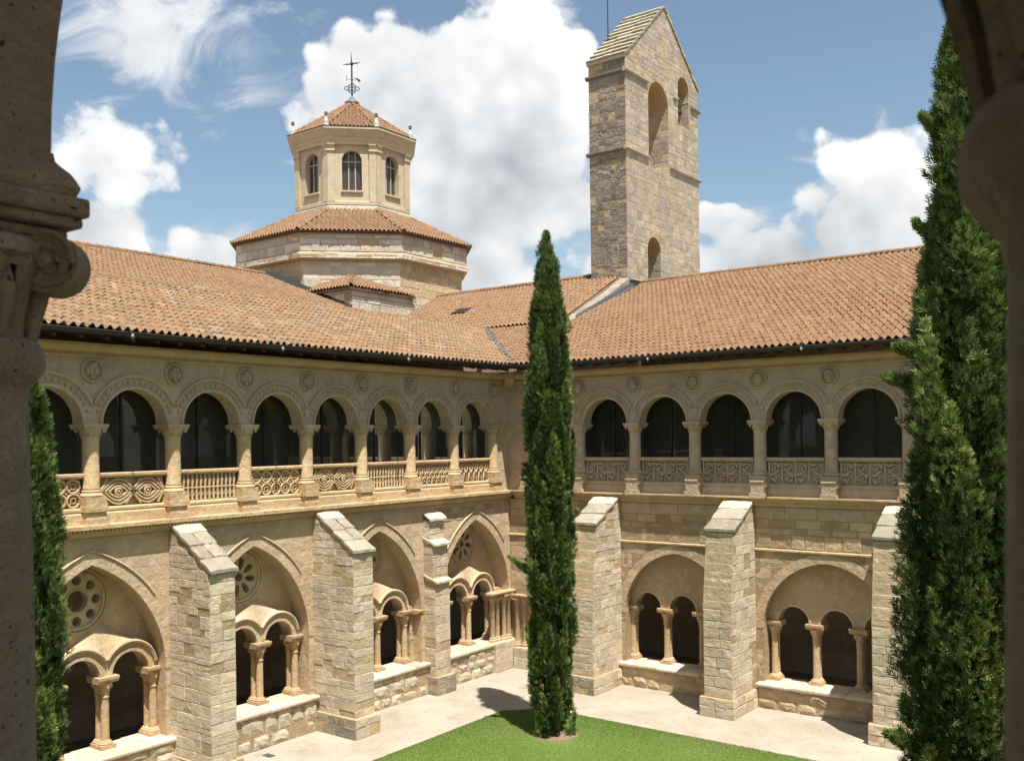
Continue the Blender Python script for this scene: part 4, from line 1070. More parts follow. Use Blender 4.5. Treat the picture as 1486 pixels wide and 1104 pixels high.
tw = thing('crossing_tower', 'octagonal church tower with ochre lantern, tiled roofs and iron weather vane', 'tower', (DC.x, DC.y, GZ))
HS = 6.2
def octo(a, z): return [Vector((DC.x+a/math.cos(math.pi/8)*math.cos(math.pi/8+k*math.pi/4), DC.y+a/math.cos(math.pi/8)*math.sin(math.pi/8+k*math.pi/4), z)) for k in range(8)]
def oct_solid(prof):
    g = MB(); rings = [octo(a, z) for a, z in prof]; m = len(rings); vs = [p for r in rings for p in r]
    fs = [(i*8+k, i*8+(k+1) % 8, (i+1)*8+(k+1) % 8, (i+1)*8+k) for i in range(m-1) for k in range(8)]+[tuple(range(7, -1, -1)), tuple((m-1)*8+k for k in range(8))]
    return g.add(vs, fs)
def oct_face(k, a):                                    # frame of face k (normal at 45 k degrees)
    th = k*math.pi/4; n = Vector((math.cos(th), math.sin(th), 0)); uu = Vector((-math.sin(th), math.cos(th), 0))
    return Fr(DC+n*a, uu, n)
FRONT = [6, 7, 0, 5, 1]                                 # faces turned to the courtyard
# square crossing base with its corner
g = MB(); g.box(XY, DC.x-HS, DC.x+HS, DC.y-HS, DC.y+HS, GZ-.1, 15.22); part('crossing_base', g, M['mortar'], tw)
SQ1 = Fr((DC.x, DC.y-HS, 0), (1, 0, 0), (0, -1, 0)); SQ2 = Fr((DC.x+HS, DC.y, 0), (0, 1, 0), (1, 0, 0))
masonry(tw, SQ1, 1.5, HS, 13.4, 15.2, 0, M['white'], .34, .75, seed=101, depth=.08, gap=.035, proud=.03)
masonry(tw, SQ2, -HS, 1.0, 12.6, 15.2, 0, M['white'], .34, .75, seed=102, depth=.08, gap=.035, proud=.03)
# octagon drum
BA = 5.82; UA = 6.12
part('drum', oct_solid([(BA, 14.2), (BA, 17.02)]), M['plaster'], tw)
part('drum_band', oct_solid([(UA-.1, 17.02), (UA+.02, 17.10), (UA+.04, 17.28), (UA-.02, 17.38), (UA-.04, 17.40), (UA-.04, 18.36)]), M['mortar'], tw)
stf = MB()
for k in FRONT:
    F = oct_face(k, UA-.04); hw = UA*math.tan(math.pi/8)
    masonry(tw, F, -hw, hw, 17.42, 18.30, 0, M['white'], .40, .75, seed=110+k, depth=.08, proud=.03, gap=.04)
    masonry(tw, F, -hw, hw, 17.08, 17.36, .06, M['white'], .28, .8, seed=120+k, depth=.09, kind='rub', proud=.02)
    F = oct_face(k, BA); hw = BA*math.tan(math.pi/8)
    masonry(tw, F, -hw, hw, 15.35, 16.95, 0, M['wall'] if k != 7 else M['white'], .40, .7, seed=130+k, depth=.06, proud=.02, gap=.035)
    masonry(tw, F, -hw, hw, 14.3, 15.35, 0, M['wall'], .36, .7, seed=140+k, depth=.06, proud=.02, gap=.03)
def oct_roof(a0, z0, a1, z1, mat, nm, seed, p=.22, row=.4):
    mb = oct_solid([(a0, z0), (a0, z0+.04), (max(a1, .02), z1)]); base = part(nm, mb, M['under'], tw, at=(DC.x, DC.y, z0))
    run = a0-a1; sl = math.hypot(run, z1-z0); t8 = math.tan(math.pi/8)
    for k in FRONT:
        th = k*math.pi/4; n = Vector((math.cos(th), math.sin(th), 0)); uu = Vector((-math.sin(th), math.cos(th), 0)); hw = a0*t8
        O = DC+n*a0-uu*hw+Vector((0, 0, z0+.06)); S = (-n*run+Vector((0, 0, z1-z0))).normalized()
        roof(base, 'roof', O, uu, S, 2*hw, sl, mat, p=p, row=row, under=False, seed=seed+k, keep=lambda a, b: min(a, 2*hw-a) > b*run/sl*t8-.06)
    A = octo(a0, z0+.10); B = octo(max(a1, .05), z1+.08)
    for k in (4, 5, 6, 7, 0, 1): ridge_tiles(base, A[k], B[k], mat, .10, .4, 'hip_tile')
    return base
oct_roof(6.34, 18.38, 3.05, 20.2, M['tileD'], 'drum_roof', 31)
# little roof over the corner of the square
ap = Vector((DC.x+BA*.7071, DC.y-BA*.7071, 16.2)); ex = .18
cn = Vector((DC.x+HS+ex, DC.y-HS-ex, 15.22)); l1 = Vector((DC.x+HS-4.3, DC.y-HS-ex, 15.22)); r1 = Vector((DC.x+HS+ex, DC.y-HS+4.3, 15.22))
g = MB(); dn = Vector((0, 0, -.10)); g.add([cn, l1, r1, ap, cn+dn, l1+dn, r1+dn], [(0, 3, 1), (0, 2, 3), (4, 0, 1, 5), (0, 4, 6, 2), (4, 5, 6)]); cr = part('corner_roof', g, M['under'], tw, at=cn)
for (e0, e1) in ((l1, cn), (cn, r1)):
    E_ = (e1-e0).normalized(); L_ = (e1-e0).length; mid = ap-e0; a_ap = mid.dot(E_); S_ = (mid-E_*a_ap); sl = S_.length
    roof(cr, 'roof', e0+Vector((0, 0, .06)), E_, S_, L_, sl, M['tileD'], p=.22, row=.38, under=False, seed=51,
         keep=lambda a, b, A=a_ap, L=L_, s=sl: (a > A*b/s-.05 if a < A else (L-a) > (L-A)*b/s-.05))
ridge_tiles(cr, cn+Vector((0, 0, .1)), ap+Vector((0, 0, .1)), M['tileD'], .09, .38, 'hip_tile')
# lantern
LA = 3.08; t8 = math.tan(math.pi/8)
part('lantern_base', oct_solid([(LA+.02, 19.9), (LA+.02, 20.42), (LA-.02, 20.5)]), M['white'], tw)
for k in FRONT:
    F = oct_face(k, LA+.02); masonry(tw, F, -LA*t8, LA*t8, 20.14, 20.42, 0, M['white'], .3, .7, seed=150+k, depth=.06, proud=.02)
part('lantern_plinth', oct_solid([(LA-.02, 20.46), (LA+.03, 20.5), (LA+.03, 20.66), (LA-.04, 20.70)]), M['plaster'], tw)
for k in range(8):
    F = oct_face(k, LA-.06); hw = (LA-.06)*t8; wh = .52
    g = MB(); g.plate(F, [(-hw, 20.66), (hw, 20.66), (hw, 23.9), (-hw, 23.9)], [arch_outline(-wh, wh, 21.28, 22.88)], -.42, 0); wl_ = part('lantern_wall', g, M['plaster'], tw, at=F.P(0, 0, 20.66))
    g = MB(); g.moulding(F, [(-.2, 21.14), (.08, 21.14), (.10, 21.18), (.10, 21.26), (-.2, 21.28)], -wh-.06, wh+.06); part('sill', g, M['plaster'], wl_)
    wn_ = MB(); wn_.add([F.P(-wh, -.33, 21.2), F.P(wh, -.33, 21.2), F.P(wh, -.33, 23.5), F.P(-wh, -.33, 23.5)], [(0, 1, 2, 3)]); wp = part('window', wn_, M['brownglass'], tw, at=F.P(0, -.33, 21.2))
    g = MB()
    for a in (-.175, .175): g.box(F, a-.025, a+.025, -.325, -.27, 21.28, 23.36)
    g.box(F, -wh, wh, -.322, -.272, 22.83, 22.89); part('window_bars', g, M['mullion'], wp)
    g = MB(); g.box(F, -wh-.1, wh+.1, -.52, -.48, 21.2, 22.75); part('blind', g, M['curtain'], wp)
    # pilasters each side of the edge
    g = MB()
    for sg in (-1, 1):
        a, b = sorted((sg*(hw+.02), sg*(hw-.34)))
        g.box(F, a, b, -.05, .10, 20.66, 23.3); g.moulding(F, [(-.05, 23.3), (.13, 23.3), (.16, 23.34), (.16, 23.39), (.12, 23.43), (.12, 23.52), (.17, 23.6), (.21, 23.65), (.21, 23.70), (-.05, 23.70)], a-.02, b+.02)
    part('pilaster', g, M['plaster'], tw)
part('entablature', oct_solid([(LA-.04, 23.68), (LA+.10, 23.68), (LA+.10, 23.86), (LA+.13, 23.9), (LA+.14, 24.04), (LA+.20, 24.10), (LA+.28, 24.24), (LA+.36, 24.40), (LA+.40, 24.42), (LA+.40, 24.52)]), M['plaster'], tw)
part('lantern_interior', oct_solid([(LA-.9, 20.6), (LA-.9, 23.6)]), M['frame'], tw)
part('eaves_edge', oct_solid([(LA+.41, 24.522), (LA+.43, 24.57), (LA+.2, 24.6)]), M['lead'], tw)
oct_roof(3.20, 24.60, .12, 26.85, M['tileD'], 'lantern_roof', 61, p=.20, row=.36)
for k, p in enumerate(octo(LA+.10, 24.57)):
    g = MB(); g.lathe(p, [(.17, 0), (.17, .08), (.14, .11), (.14, .30), (.09, .36), (.07, .54), (.06, .56)], 8); fn = part('finial', g, M['finial'], tw, smooth=35, at=p)
    g = MB(); g.lathe(p, [(.04, .55), (.055, .60), (.095, .65), (.08, .72), (.10, .77), (.0, .79)], 8); part('finial_cap', g, M['lead'], fn, smooth=40)
g = MB(); g.lathe((DC.x, DC.y, 0), [(.30, 26.74), (.32, 26.84), (.42, 26.92), (.40, 26.99), (.16, 27.18), (.06, 27.34), (.0, 27.4)], 12); part('roof_cap', g, M['lead'], tw, smooth=30)
cx, cy = DC.x, DC.y; rd = Vector((rt.x, rt.y, 0)); vd = (rd*.93+Vector((fw.x, fw.y, 0))*.36).normalized()
g = MB(); g.tube([(cx, cy, 27.3), (cx, cy, 29.1), (cx-.05, cy, 29.85)], [.05, .045, .012], 6)
vn = part('weather_vane', g, M['iron'], tw, at=(cx, cy, 27.3))
c0 = Vector((cx, cy, 29.18))
g = MB(); g.tube([c0-vd*.50+Vector((0, 0, -.12)), c0, c0+vd*.50+Vector((0, 0, .14))], [.015, .05, .015], 6)
for s in (-.28, .28): g.ball(c0+vd*s+Vector((0, 0, .25*s)), .06, .06, .05, 6, 4)
g.ball(c0, .10, .10, .12, 8, 5); part('cross', g, M['iron'], vn)
g = MB()
for r_, z in ((.42, 27.78), (.20, 27.78)):
    g.tube([(cx+r_*math.cos(a), cy+r_*math.sin(a)*1., z+.0) for a in [2*math.pi*q/16 for q in range(16)]], .022, 5, True)
g.tube([Vector((cx, cy, 27.78))+rd*.22*math.cos(a)+Vector((0, 0, .28*math.sin(a))) for a in [2*math.pi*q/14 for q in range(14)]], .022, 5, True); part('scroll_ring', g, M['iron'], vn)
g = MB(); p = Vector((cx, cy, 28.28)); g.add([p+vd*.12+Vector((0, 0, .14)), p+vd*.42+Vector((0, 0, -.10)), p+vd*.52+Vector((0, 0, .04)), p+vd*.34+Vector((0, 0, .10))], [(0, 1, 2, 3)])
g.tube([p-vd*.30, p+vd*.2], .015, 5); g.tube([p-vd*.30+Vector((0, 0, -.1)), p-vd*.30+Vector((0, 0, .22))], .012, 5); part('arrow', g, M['iron'], vn)

# ---------------------------------------------------------------- bell tower
TXc, TYc = -.53, 9.7; TW, TL = 1.92, 7.30
bt_ = thing('bell_tower', 'tall gabled stone bell tower with two arched openings and slab roof', 'tower', (TXc-TW/2, TYc+TL/2, GZ))
FA = Fr((TXc, TYc, 0), (0, 1, 0), (1, 0, 0))            # wide face
FB = Fr((TXc, TYc, 0), (-1, 0, 0), (0, -1, 0))          # narrow face
E0, E1, AP = (0, 25.1), (TL, 25.45), (3.72, 28.50)
h1 = [(2.10, 20.75), (2.6, 20.45), (3.2, 20.7), (4.08, 20.95)]+[(3.09+.99*math.cos(math.pi*q/14), 23.72+.99*math.sin(math.pi*q/14)) for q in range(15)]
h2 = arch_outline(5.12, 6.30, 23.25, 25.12, 12); h3 = arch_outline(1.88, 3.14, 14.2, 16.68, 12)
g = MB(); g.plate(FA, [(0, 6), (TL, 6), E1, AP, E0], [h1, h2, h3], -TW, 0); part('tower_wall', g, M['mortar'], bt_)
def inhole(u, z, m=.02):
    if 2.10-m < u < 4.08+m and 20.6-m < z < 23.72: return True
    if (u-3.09)**2+(z-23.72)**2 < (.99+m)**2 and z >= 23.7: return True
    if 5.12-m < u < 6.30+m and 23.25-m < z < 25.12: return True
    if (u-5.71)**2+(z-25.12)**2 < (.59+m)**2 and z >= 25.1: return True
    if 1.88-m < u < 3.14+m and z < 16.68: return True
    if (u-2.51)**2+(z-16.68)**2 < (.63+m)**2 and z >= 16.6: return True
    return False
def tspans(za, zb):
    lo_, hi_ = .0, TL
    for z in (zb,):
        if z > E0[1]: lo_ = max(lo_, (z-E0[1])/(AP[1]-E0[1])*AP[0]+.02)
        if z > E1[1]: hi_ = min(hi_, TL-(z-E1[1])/(AP[1]-E1[1])*(TL-AP[0])-.02)
    out = []; u = lo_; st = None; n = int((hi_-lo_)/.04)
    for i in range(n+1):
        u = lo_+(hi_-lo_)*i/max(n, 1)
        bad = inhole(u, za+.02) or inhole(u, zb-.02) or inhole(u, (za+zb)/2)
        if not bad and st is None: st = u
        if bad and st is not None: out.append((st, u-.02)); st = None
    if st is not None: out.append((st, hi_))
    return out
stA = MB(); stB = MB(); bud = [210, stA]
masonry(bt_, FA, 0, TL, 14.4, 28.2, 0, M['tower'], .30, .50, tspans, kind='ash', seed=201, depth=.06, var=.45, gap=.010, proud=.010, budget=[150, stA])
masonry(bt_, FB, 0, TW, 13.6, 25.05, 0, M['towerd'], .25, .38, None, kind='rub', seed=202, depth=.09, var=.5, gap=.006, proud=.02, budget=[130, stB])
part('small_stones', stA, M['tower'], bt_, stuff=True); part('lichen_shade_stones', stB, M['towerd'], bt_, stuff=True)
FBk = Fr((TXc-TW, TYc, 0), (0, 1, 0), (-1, 0, 0))
# jamb stones inside the big opening and door
JA = Fr((TXc, TYc+4.08, 0), (-1, 0, 0), (0, -1, 0)); masonry(bt_, JA, 0, TW, 20.9, 23.7, 0, M['tower'], .33, .5, seed=204, depth=.06, proud=.015)
JB = Fr((TXc, TYc+6.30, 0), (-1, 0, 0), (0, -1, 0)); masonry(bt_, JB, 0, TW, 23.3, 25.1, 0, M['tower'], .33, .5, seed=205, depth=.06, proud=.015)
JC = Fr((TXc, TYc+3.14, 0), (-1, 0, 0), (0, -1, 0)); masonry(bt_, JC, 0, TW, 14.2, 16.6, 0, M['tower'], .33, .5, seed=206, depth=.06, proud=.015)
prof = lambda z: [(-.05, z-.10), (.06, z-.08), (.13, z-.02), (.13, z+.05), (-.05, z+.12)]
for z, segs in ((24.42, ((-.14, 2.0), (4.55, 5.0), (6.42, TL+.14))), (20.92, ((-.14, 2.02), (4.12, TL+.14)))):
    for a, b in segs: g = MB(); g.moulding(FA, prof(z), a, b); part('string_course', g, M['tower'], bt_)
    g = MB(); g.moulding(FB, prof(z), .0, TW+.13); part('string_course', g, M['towerd'], bt_)
g = MB(); g.moulding(FB, [(-.05, 24.98), (.07, 24.98), (.09, 25.06), (.09, 25.14), (-.05, 25.2)], -.02, TW+.06); part('eaves_course', g, M['lichen'], bt_)
g = MB(); g.moulding(FA, [(-.05, 14.98), (.22, 14.98), (.24, 15.02), (.22, 15.08), (-.05, 15.14)], -.05, 2.0); part('drip_ledge', g, M['lichen'], bt_)
# slab roof, both slopes
q = random.Random(8)
for (p0, p1, nr) in ((E0, AP, 11), (E1, AP, 10)):
    for i in range(nr):
        a0 = Vector((p0[0]+(p1[0]-p0[0])*i/nr, p0[1]+(p1[1]-p0[1])*i/nr)); a1 = Vector((p0[0]+(p1[0]-p0[0])*(i+1.12)/nr, p0[1]+(p1[1]-p0[1])*(i+1.12)/nr))
        if i == nr-1: a1 = Vector(p1)
        sg = 1 if p1[0] > p0[0] else -1; nn = Vector((-sg*(p1[1]-p0[1]), abs(p1[0]-p0[0]))).normalized()
        cuts = [-TW-.06, -TW*q.uniform(.55, .75), -TW*q.uniform(.2, .4), .07]
        for c0_, c1_ in zip(cuts[:-1], cuts[1:]):
            e = q.uniform(-.012, .012); b0 = a0-(a1-a0)*.12
            pl = [b0+nn*(.05+e), a1+nn*(-.02+e), a1+nn*(.06+e), b0+nn*(.17+e)]
            g = MB(); g.prism(FA, [(v.x, v.y) for v in pl], c0_+.008, c1_-.008); part('roof_slab', g, M['lichen'], bt_)
g = MB(); g.tube([FA.P(1.5, -1.75, 26.3), FA.P(1.5, -1.75, 30.5)], [.03, .02], 6); part('lightning_rod', g, M['gutter'], bt_)
bl = thing('bell', 'small dark bell hanging in the upper opening of the bell tower', 'bell', FA.P(5.55, -.45, 23.6))
g = MB(); g.lathe(FA.P(5.55, -.45, 0), [(.30, 23.62), (.27, 23.68), (.20, 23.85), (.17, 24.05), (.10, 24.14), (.03, 24.16)], 14); part('bell_body', g, M['bell'], bl, smooth=40)
g = MB(); g.box(FA, 5.10, 6.32, -.53, -.37, 24.16, 24.36); part('yoke', g, M['wood'], bl)

# ---------------------------------------------------------------- cypress trees
def cypress(label, base, H, prof, seed, n_plume, per, size, lean=(0, 0), wild=.0, low=0., psc=1., stray=()):
    r = np.random.default_rng(seed); bx, by, bz = base
    t = thing('cypress_tree', label, 'tree', base, 'cypresses in the cloister garden')
    g = MB(); g.tube([(bx, by, bz-.1), (bx+.02, by, bz+.5), (bx+lean[0]*.5, by+lean[1]*.5, bz+H*.5), (bx+lean[0], by+lean[1], bz+H*.92)], [.16, .13, .09, .02], 8); tk = part('trunk', g, M['bark'], t, smooth=60)
    ts = np.array([p[0] for p in prof]); rs = np.array([p[1] for p in prof])
    lim = MB(); rr_ = random.Random(seed)
    for k in range(26):
        z = bz+H*(.05+.85*rr_.random()); a = rr_.uniform(0, 6.28); rad = float(np.interp((z-bz)/H, ts, rs))*.7; f_ = (z-bz)/H
        p0 = Vector((bx+lean[0]*f_, by+lean[1]*f_, z)); lim.tube([p0, p0+Vector((math.cos(a)*rad*.6, math.sin(a)*rad*.6, .35)), p0+Vector((math.cos(a)*rad, math.sin(a)*rad, 1.0))], [.03, .02, .006], 5)
    part('limbs', lim, M['bark'], t)
    # plumes: upswept, feathery sprays of foliage
    P = n_plume; th = r.random(P)*2*np.pi; hz = low+(.97-low)*r.random(P)**.95
    rad = np.interp(hz, ts, rs)*(.72+.34*r.random(P)+wild*(r.random(P)**3))*(1+.10*np.sin(th*3+hz*23)+.08*np.sin(th*5-hz*41))
    plen = (.75+1.0*r.random(P))*(.55+.45*np.interp(hz, ts, rs)/rs.max())*psc
    tone_p = np.clip(.46+.6*(r.random(P)-.5)+.2*(r.random(P) > .85), 0, 1)
    out = np.stack([np.cos(th), np.sin(th)], 1)
    d_out = .04+.20*r.random(P); pw = (.13+.10*r.random(P))*psc
    N = P*per; idx = np.repeat(np.arange(P), per)
    s = r.random(N)**.85                                       # along the plume
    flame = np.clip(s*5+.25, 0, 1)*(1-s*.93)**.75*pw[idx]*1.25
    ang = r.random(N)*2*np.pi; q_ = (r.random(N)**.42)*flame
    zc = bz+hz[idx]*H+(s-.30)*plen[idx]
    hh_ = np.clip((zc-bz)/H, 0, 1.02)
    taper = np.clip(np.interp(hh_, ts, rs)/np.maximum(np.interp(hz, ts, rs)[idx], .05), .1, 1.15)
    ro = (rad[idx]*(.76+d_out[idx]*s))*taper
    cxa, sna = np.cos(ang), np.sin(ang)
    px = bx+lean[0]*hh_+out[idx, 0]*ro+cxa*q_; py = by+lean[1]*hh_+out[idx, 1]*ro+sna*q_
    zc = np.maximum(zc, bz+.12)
    tone = np.clip(tone_p[idx]+.30*(s-.40)+.30*(q_/np.maximum(flame, 1e-4)-.75)+.18*(r.random(N)-.5), 0, 1)  # paler young tips; leaflets near each plume's axis darkened for shade in gaps
    ox, oy = out[idx, 0]*.25+cxa*.55, out[idx, 1]*.25+sna*.55
    # stray sprays that stick out: (height, azimuth, length, count, rise)
    for (zs, az_, L, n_s, rise) in stray:
        fh = (zs-bz)/H; r0 = float(np.interp(fh, ts, rs))*.8; ss_ = r.random(n_s)**.9
        wv = .15*np.clip(ss_*5+.3, 0, 1)*(1-ss_*.9)**.7; a_ = r.random(n_s)*6.283; k_ = r.random(n_s)**.5
        rr2 = r0+ss_*L; tx_, ty_ = -math.sin(az_), math.cos(az_)
        qx = bx+math.cos(az_)*rr2+tx_*wv*np.cos(a_)*k_; qy = by+math.sin(az_)*rr2+ty_*wv*np.cos(a_)*k_
        qz = zs+ss_*rise*L+wv*np.sin(a_)*k_
        px = np.concatenate([px, qx]); py = np.concatenate([py, qy]); zc = np.concatenate([zc, qz])
        ox = np.concatenate([ox, math.cos(az_)*.9+tx_*np.cos(a_)*.4]); oy = np.concatenate([oy, math.sin(az_)*.9+ty_*np.cos(a_)*.4])
        tone = np.concatenate([tone, np.clip(.45+.35*ss_+.3*(r.random(n_s)-.5), 0, 1)])
    N = len(px)
    # each spray: a stem with slim leaflets on both sides
    c = np.stack([px, py, zc], 1)
    d = np.stack([ox, oy, np.full(N, .85)], 1)+r.normal(0, .28, (N, 3)); d /= np.linalg.norm(d, axis=1)[:, None]
    w_ = np.cross(d, r.normal(0, 1, (N, 3))); w_ /= np.linalg.norm(w_, axis=1)[:, None]
    nrm_ = np.cross(d, w_); L = size*(.65+.8*r.random(N))[:, None]
    V = []; T = []
    for k, (off, sg, ln_k) in enumerate(((.15, 0, 1.0), (-.38, 1, .62), (-.30, -1, .62), (-.06, 1, .56), (.02, -1, .56), (.24, .8, .42))):
        dk = d*(.80 if sg else 1.)+w_*(.62*sg)+nrm_*r.normal(0, .18, (N, 1)); dk /= np.linalg.norm(dk, axis=1)[:, None]
        sk = np.cross(dk, nrm_); sk /= np.linalg.norm(sk, axis=1)[:, None]
        b0 = c+d*L*off if sg else c-d*L*.5; lk = L*ln_k; wd = lk*(.11 if sg else .075)
        V.append(np.stack([b0, b0+dk*lk*.45+sk*wd, b0+dk*lk, b0+dk*lk*.45-sk*wd], 1)); T.append(np.repeat(np.clip(tone+.12*(r.random(N)-.5), 0, 1), 4))
    V = np.concatenate(V).reshape(-1, 3)-np.array([bx, by, bz]); T = np.concatenate(T)
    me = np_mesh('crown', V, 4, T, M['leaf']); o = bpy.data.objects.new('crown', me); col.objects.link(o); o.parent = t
    # plain dark core: inner shade of the crown put into its colour
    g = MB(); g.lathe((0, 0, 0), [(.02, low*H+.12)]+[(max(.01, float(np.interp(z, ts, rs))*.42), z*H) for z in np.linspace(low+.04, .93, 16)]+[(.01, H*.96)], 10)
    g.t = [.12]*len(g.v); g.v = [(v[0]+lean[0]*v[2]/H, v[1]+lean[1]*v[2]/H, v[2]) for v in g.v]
    g.v = [(v[0]+bx, v[1]+by, v[2]+bz) for v in g.v]; part('crown_shade_core', g, M['leaf'], t)
    return t
LFT = math.atan2(-rt.y, -rt.x); RGT = math.atan2(rt.y, rt.x)
cypress('slender columnar cypress standing alone on the lawn corner', (TX, TY, GZ), 13.75,
        [(0, .50), (.05, .56), (.15, .60), (.35, .70), (.6, .69), (.75, .60), (.86, .44), (.94, .24), (1, .03)], 3, 400, 125, .125, psc=.9,
        stray=[(4.3, LFT, .62, 260, .75), (5.9, RGT-.3, .22, 90, .5), (8.9, RGT, .16, 90, .9), (3.2, RGT, .18, 70, .6)])
cypress('shaggy dark cypress beside the scrollwork cloister wing', (18.27, -14.88, GZ), 13.45,
        [(0, .58), (.10, .70), (.25, .74), (.45, .68), (.60, .60), (.73, .46), (.85, .25), (.93, .13), (1, .03)], 4, 400, 200, .105, wild=.35, psc=1.05,
        stray=[(9.0, LFT, .42, 500, .2), (4.1, LFT, .45, 260, .5), (8.6, LFT-.5, .5, 300, .3), (11.6, LFT, .30, 260, 1.2), (2.8, LFT+.4, .4, 260, .6), (10.4, LFT-.2, .25, 200, 1.)])
cypress('small cypress half hidden behind the near shaded column', (6.90, -20.74, GZ), 9.25,
        [(0, .36), (.1, .44), (.35, .46), (.6, .42), (.8, .32), (.92, .18), (1, .03)], 6, 190, 140, .10, psc=.8)

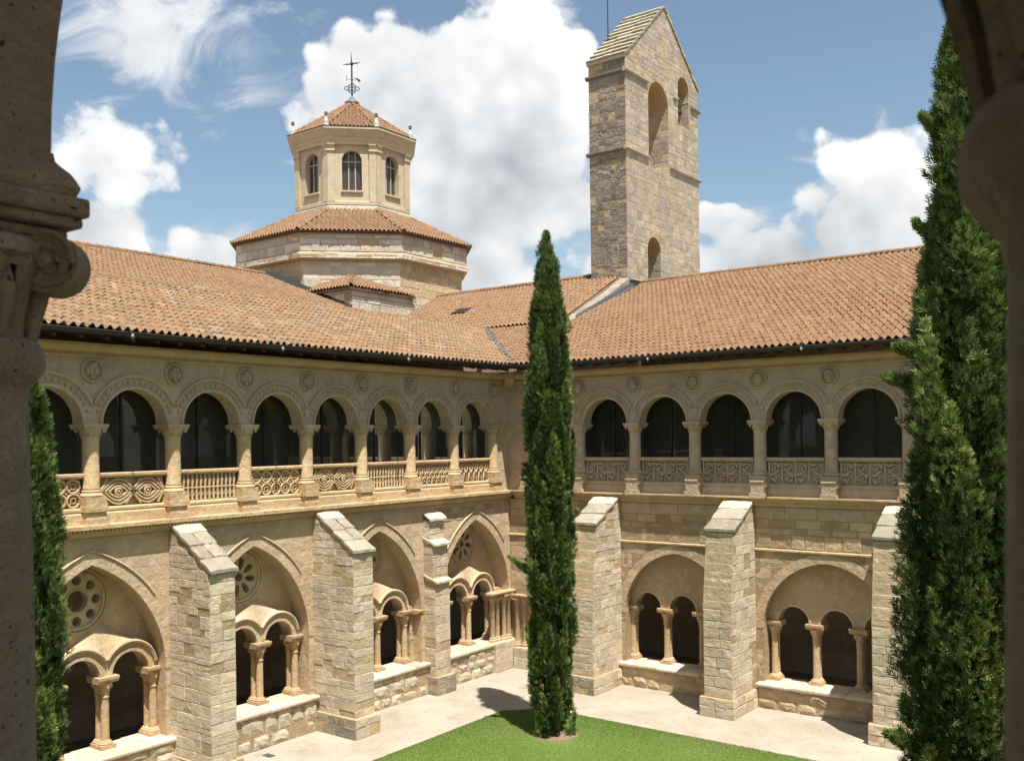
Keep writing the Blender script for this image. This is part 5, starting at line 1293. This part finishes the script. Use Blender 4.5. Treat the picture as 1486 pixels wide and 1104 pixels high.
# ---------------------------------------------------------------- near gallery, in shade
NG = Fr((0, -26.92, 0), (-1, 0, 0), (0, 1, 0))
ng = thing('cloister_gallery', 'shaded near gallery with scroll capitals framing the view', 'cloister', (19.9, -26.92, GZ))
NX = [14.87, 16.87, 18.87, 20.940, 22.940]; SPR = 8.605
g = MB()
for a, b in zip(NX[:-1], NX[1:]):
    c = (a+b)/2; r_ = (b-a)/2-.155
    us = [-c-(b-a)/2]+[-c-r_*math.cos(math.pi*k/30) for k in range(31)]+[-c+(b-a)/2]
    zl = [SPR]+[SPR+r_*math.sin(math.pi*k/30) for k in range(31)]+[SPR]
    g.curtain(NG, us, zl, [10.3]*len(us), -.15, .15)
part('arcade_wall', g, M['near'], ng)
def near_column(x, dz, hid):
    y = -26.92; ev = 8.02+dz
    g = MB(); g.lathe((x, y, 0), [(.185, 7.02), (.168, 7.10), (.165, ev-.3), (.158, ev+.06), (.162, ev+.09), (.176, ev+.105), (.190, ev+.125), (.192, ev+.155), (.182, ev+.178), (.165, ev+.19)], 40)
    cm = part('column', g, M['near'], ng, smooth=35, at=(x, y, 6.2))
    g = MB(); n = 48; rings = []
    prof = [(.166, ev+.185), (.172, ev+.23), (.184, ev+.28), (.20, ev+.32), (.206, ev+.345)]
    vs = []
    for r_, z in prof:
        for k in range(n):
            a = 2*math.pi*k/n; f_ = r_*(1+.05*math.cos(a*12)); vs.append((x+f_*math.cos(a), y+f_*math.sin(a), z))
    g.add(vs, [(i*n+k, i*n+(k+1) % n, (i+1)*n+(k+1) % n, (i+1)*n+k) for i in range(len(prof)-1) for k in range(n)])
    for k in range(12):                                            # leaf tips round the bell
        a = 2*math.pi*(k+.5)/12; g.tube([(x+(rr_+.004)*math.cos(a), y+(rr_+.004)*math.sin(a), zz_) for rr_, zz_ in prof[:4]], [.010, .014, .016, .008], 6)
    g.lathe((x, y, 0), [(.19, ev+.33), (.215, ev+.345), (.215, ev+.365), (.20, ev+.38)], 32)
    cp = part('capital', g, M['near'], cm, smooth=50, at=(x, y, ev+.19))
    for sx_ in (-1, 1):
        for sy_ in (-1, 1):
            d = Vector((sx_, sy_, 0)).normalized(); tg = Vector((-d.y, d.x, 0)); c = Vector((x, y, ev+.335))+d*.215
            g = MB(); n = 22
            for s in (-1, 1):
                vs = [c+tg*(s*.045)]+[c+tg*(s*.045)+d*(.062*math.cos(2*math.pi*k/n))+Vector((0, 0, .062*math.sin(2*math.pi*k/n))) for k in range(n)]
                g.add(vs, [(0, 1+k, 1+(k+1) % n) for k in range(n)])
            vs = [c+tg*(s*.045)+d*(.062*math.cos(2*math.pi*k/n))+Vector((0, 0, .062*math.sin(2*math.pi*k/n))) for s in (-1, 0, 1) for k in range(n)]
            vs = [v if not (n <= i < 2*n) else c+(v-c)*.9 for i, v in enumerate(vs)]
            g.add(vs, [(j*n+k, j*n+(k+1) % n, (j+1)*n+(k+1) % n, (j+1)*n+k) for j in range(2) for k in range(n)])
            for s in (-1, 1):                                       # spiral roll and rosette
                g.tube([c+tg*(s*.047)+d*((.058-.0017*q)*math.cos(1.6-q*.42))+Vector((0, 0, (.058-.0017*q)*math.sin(1.6-q*.42))) for q in range(24)], .007, 6)
                g.ball(c+tg*(s*.05), .018, .018, .018, 8, 5)
            part('volute', g, M['near'], cp, smooth=40)
    g = MB()
    for (hw, z0_, z1_) in ((.175, ev+.385, ev+.405), (.196, ev+.408, ev+.43), (.206, ev+.43, ev+.47)):
        g.box(XY, x-hw, x+hw, y-hw, y+hw, z0_, z1_)
    ab = part('abacus', g, M['near'], cm); md = ab.modifiers.new('soften', 'BEVEL'); md.width = .008; md.segments = 2
    # moulded foot of the arch above the abacus
    g = MB(); pr = [(.186, ev+.474), (.192, ev+.49), (.186, ev+.505), (.178, ev+.52), (.164, ev+.535), (.157, ev+.545), (.155, SPR+.002)]
    vs = [(x+sx_*r_, y+sy_*r_, z) for r_, z in pr for sx_, sy_ in ((-1, -1), (1, -1), (1, 1), (-1, 1))]
    m = len(pr); g.add(vs, [(i*4+k, i*4+(k+1) % 4, (i+1)*4+(k+1) % 4, (i+1)*4+k) for i in range(m-1) for k in range(4)]+[(0, 1, 2, 3), tuple((m-1)*4+k for k in (3, 2, 1, 0))])
    part('impost', g, M['near'], cm)
    # sunk panel frame on the arch foot
    g = MB()
    for s in (-1, 1):
        for (a, b, c_, d_) in ((-.12, -.09, ev+.66, 9.6), (.09, .12, ev+.66, 9.6), (-.09, .09, ev+.66, ev+.69)):
            w0_, w1_ = (.145, .170) if s > 0 else (-.170, -.145)
            g.box(Fr((x, y, 0), (1, 0, 0), (0, 1, 0)), a, b, w0_, w1_, c_, d_)
    part('panel_frame', g, M['near'], cm)
    g = MB(); g.box(XY, x-.24, x+.24, y-.24, y+.24, 6.2, 6.8); g.lathe((x, y, 0), [(.24, 6.8), (.25, 6.86), (.21, 6.92), (.22, 6.96), (.18, 7.03)], 24); part('base', g, M['near'], cm, smooth=35)
for i, x in enumerate(NX): near_column(x, .058 if x > 20 else .026, False)
g = MB()
for a, b in zip(NX[:-1], NX[1:]): g.box(XY, a+.24, b-.24, -27.02, -26.82, 6.2, 7.14)
part('parapet', g, M['near'], ng)
g = MB(); g.box(XY, 13.5, 24.5, -26.7, -26.2, 10.42, 10.62); g.box(XY, 13.5, 24.5, -33.5, -26.7, 10.302, 10.62); part('roof', g, M['bounce_coat'], ng)
g = MB(); g.box(XY, 13.5, 24.5, -33.5, -26.5, 5.9, 6.2); part('gallery_floor', g, M['gravel'], ng)  # unseen floor, made pale to bounce light
g = MB(); g.box(XY, 13.5, 24.5, -33.5, -33.2, 6.2, 10.3); part('back_wall', g, M['bounce_coat'], ng)
g = MB(); g.box(XY, 13.5, 24.5, -27.12, -26.72, GZ-.1, 5.9); part('lower_wall', g, M['wall'], ng)
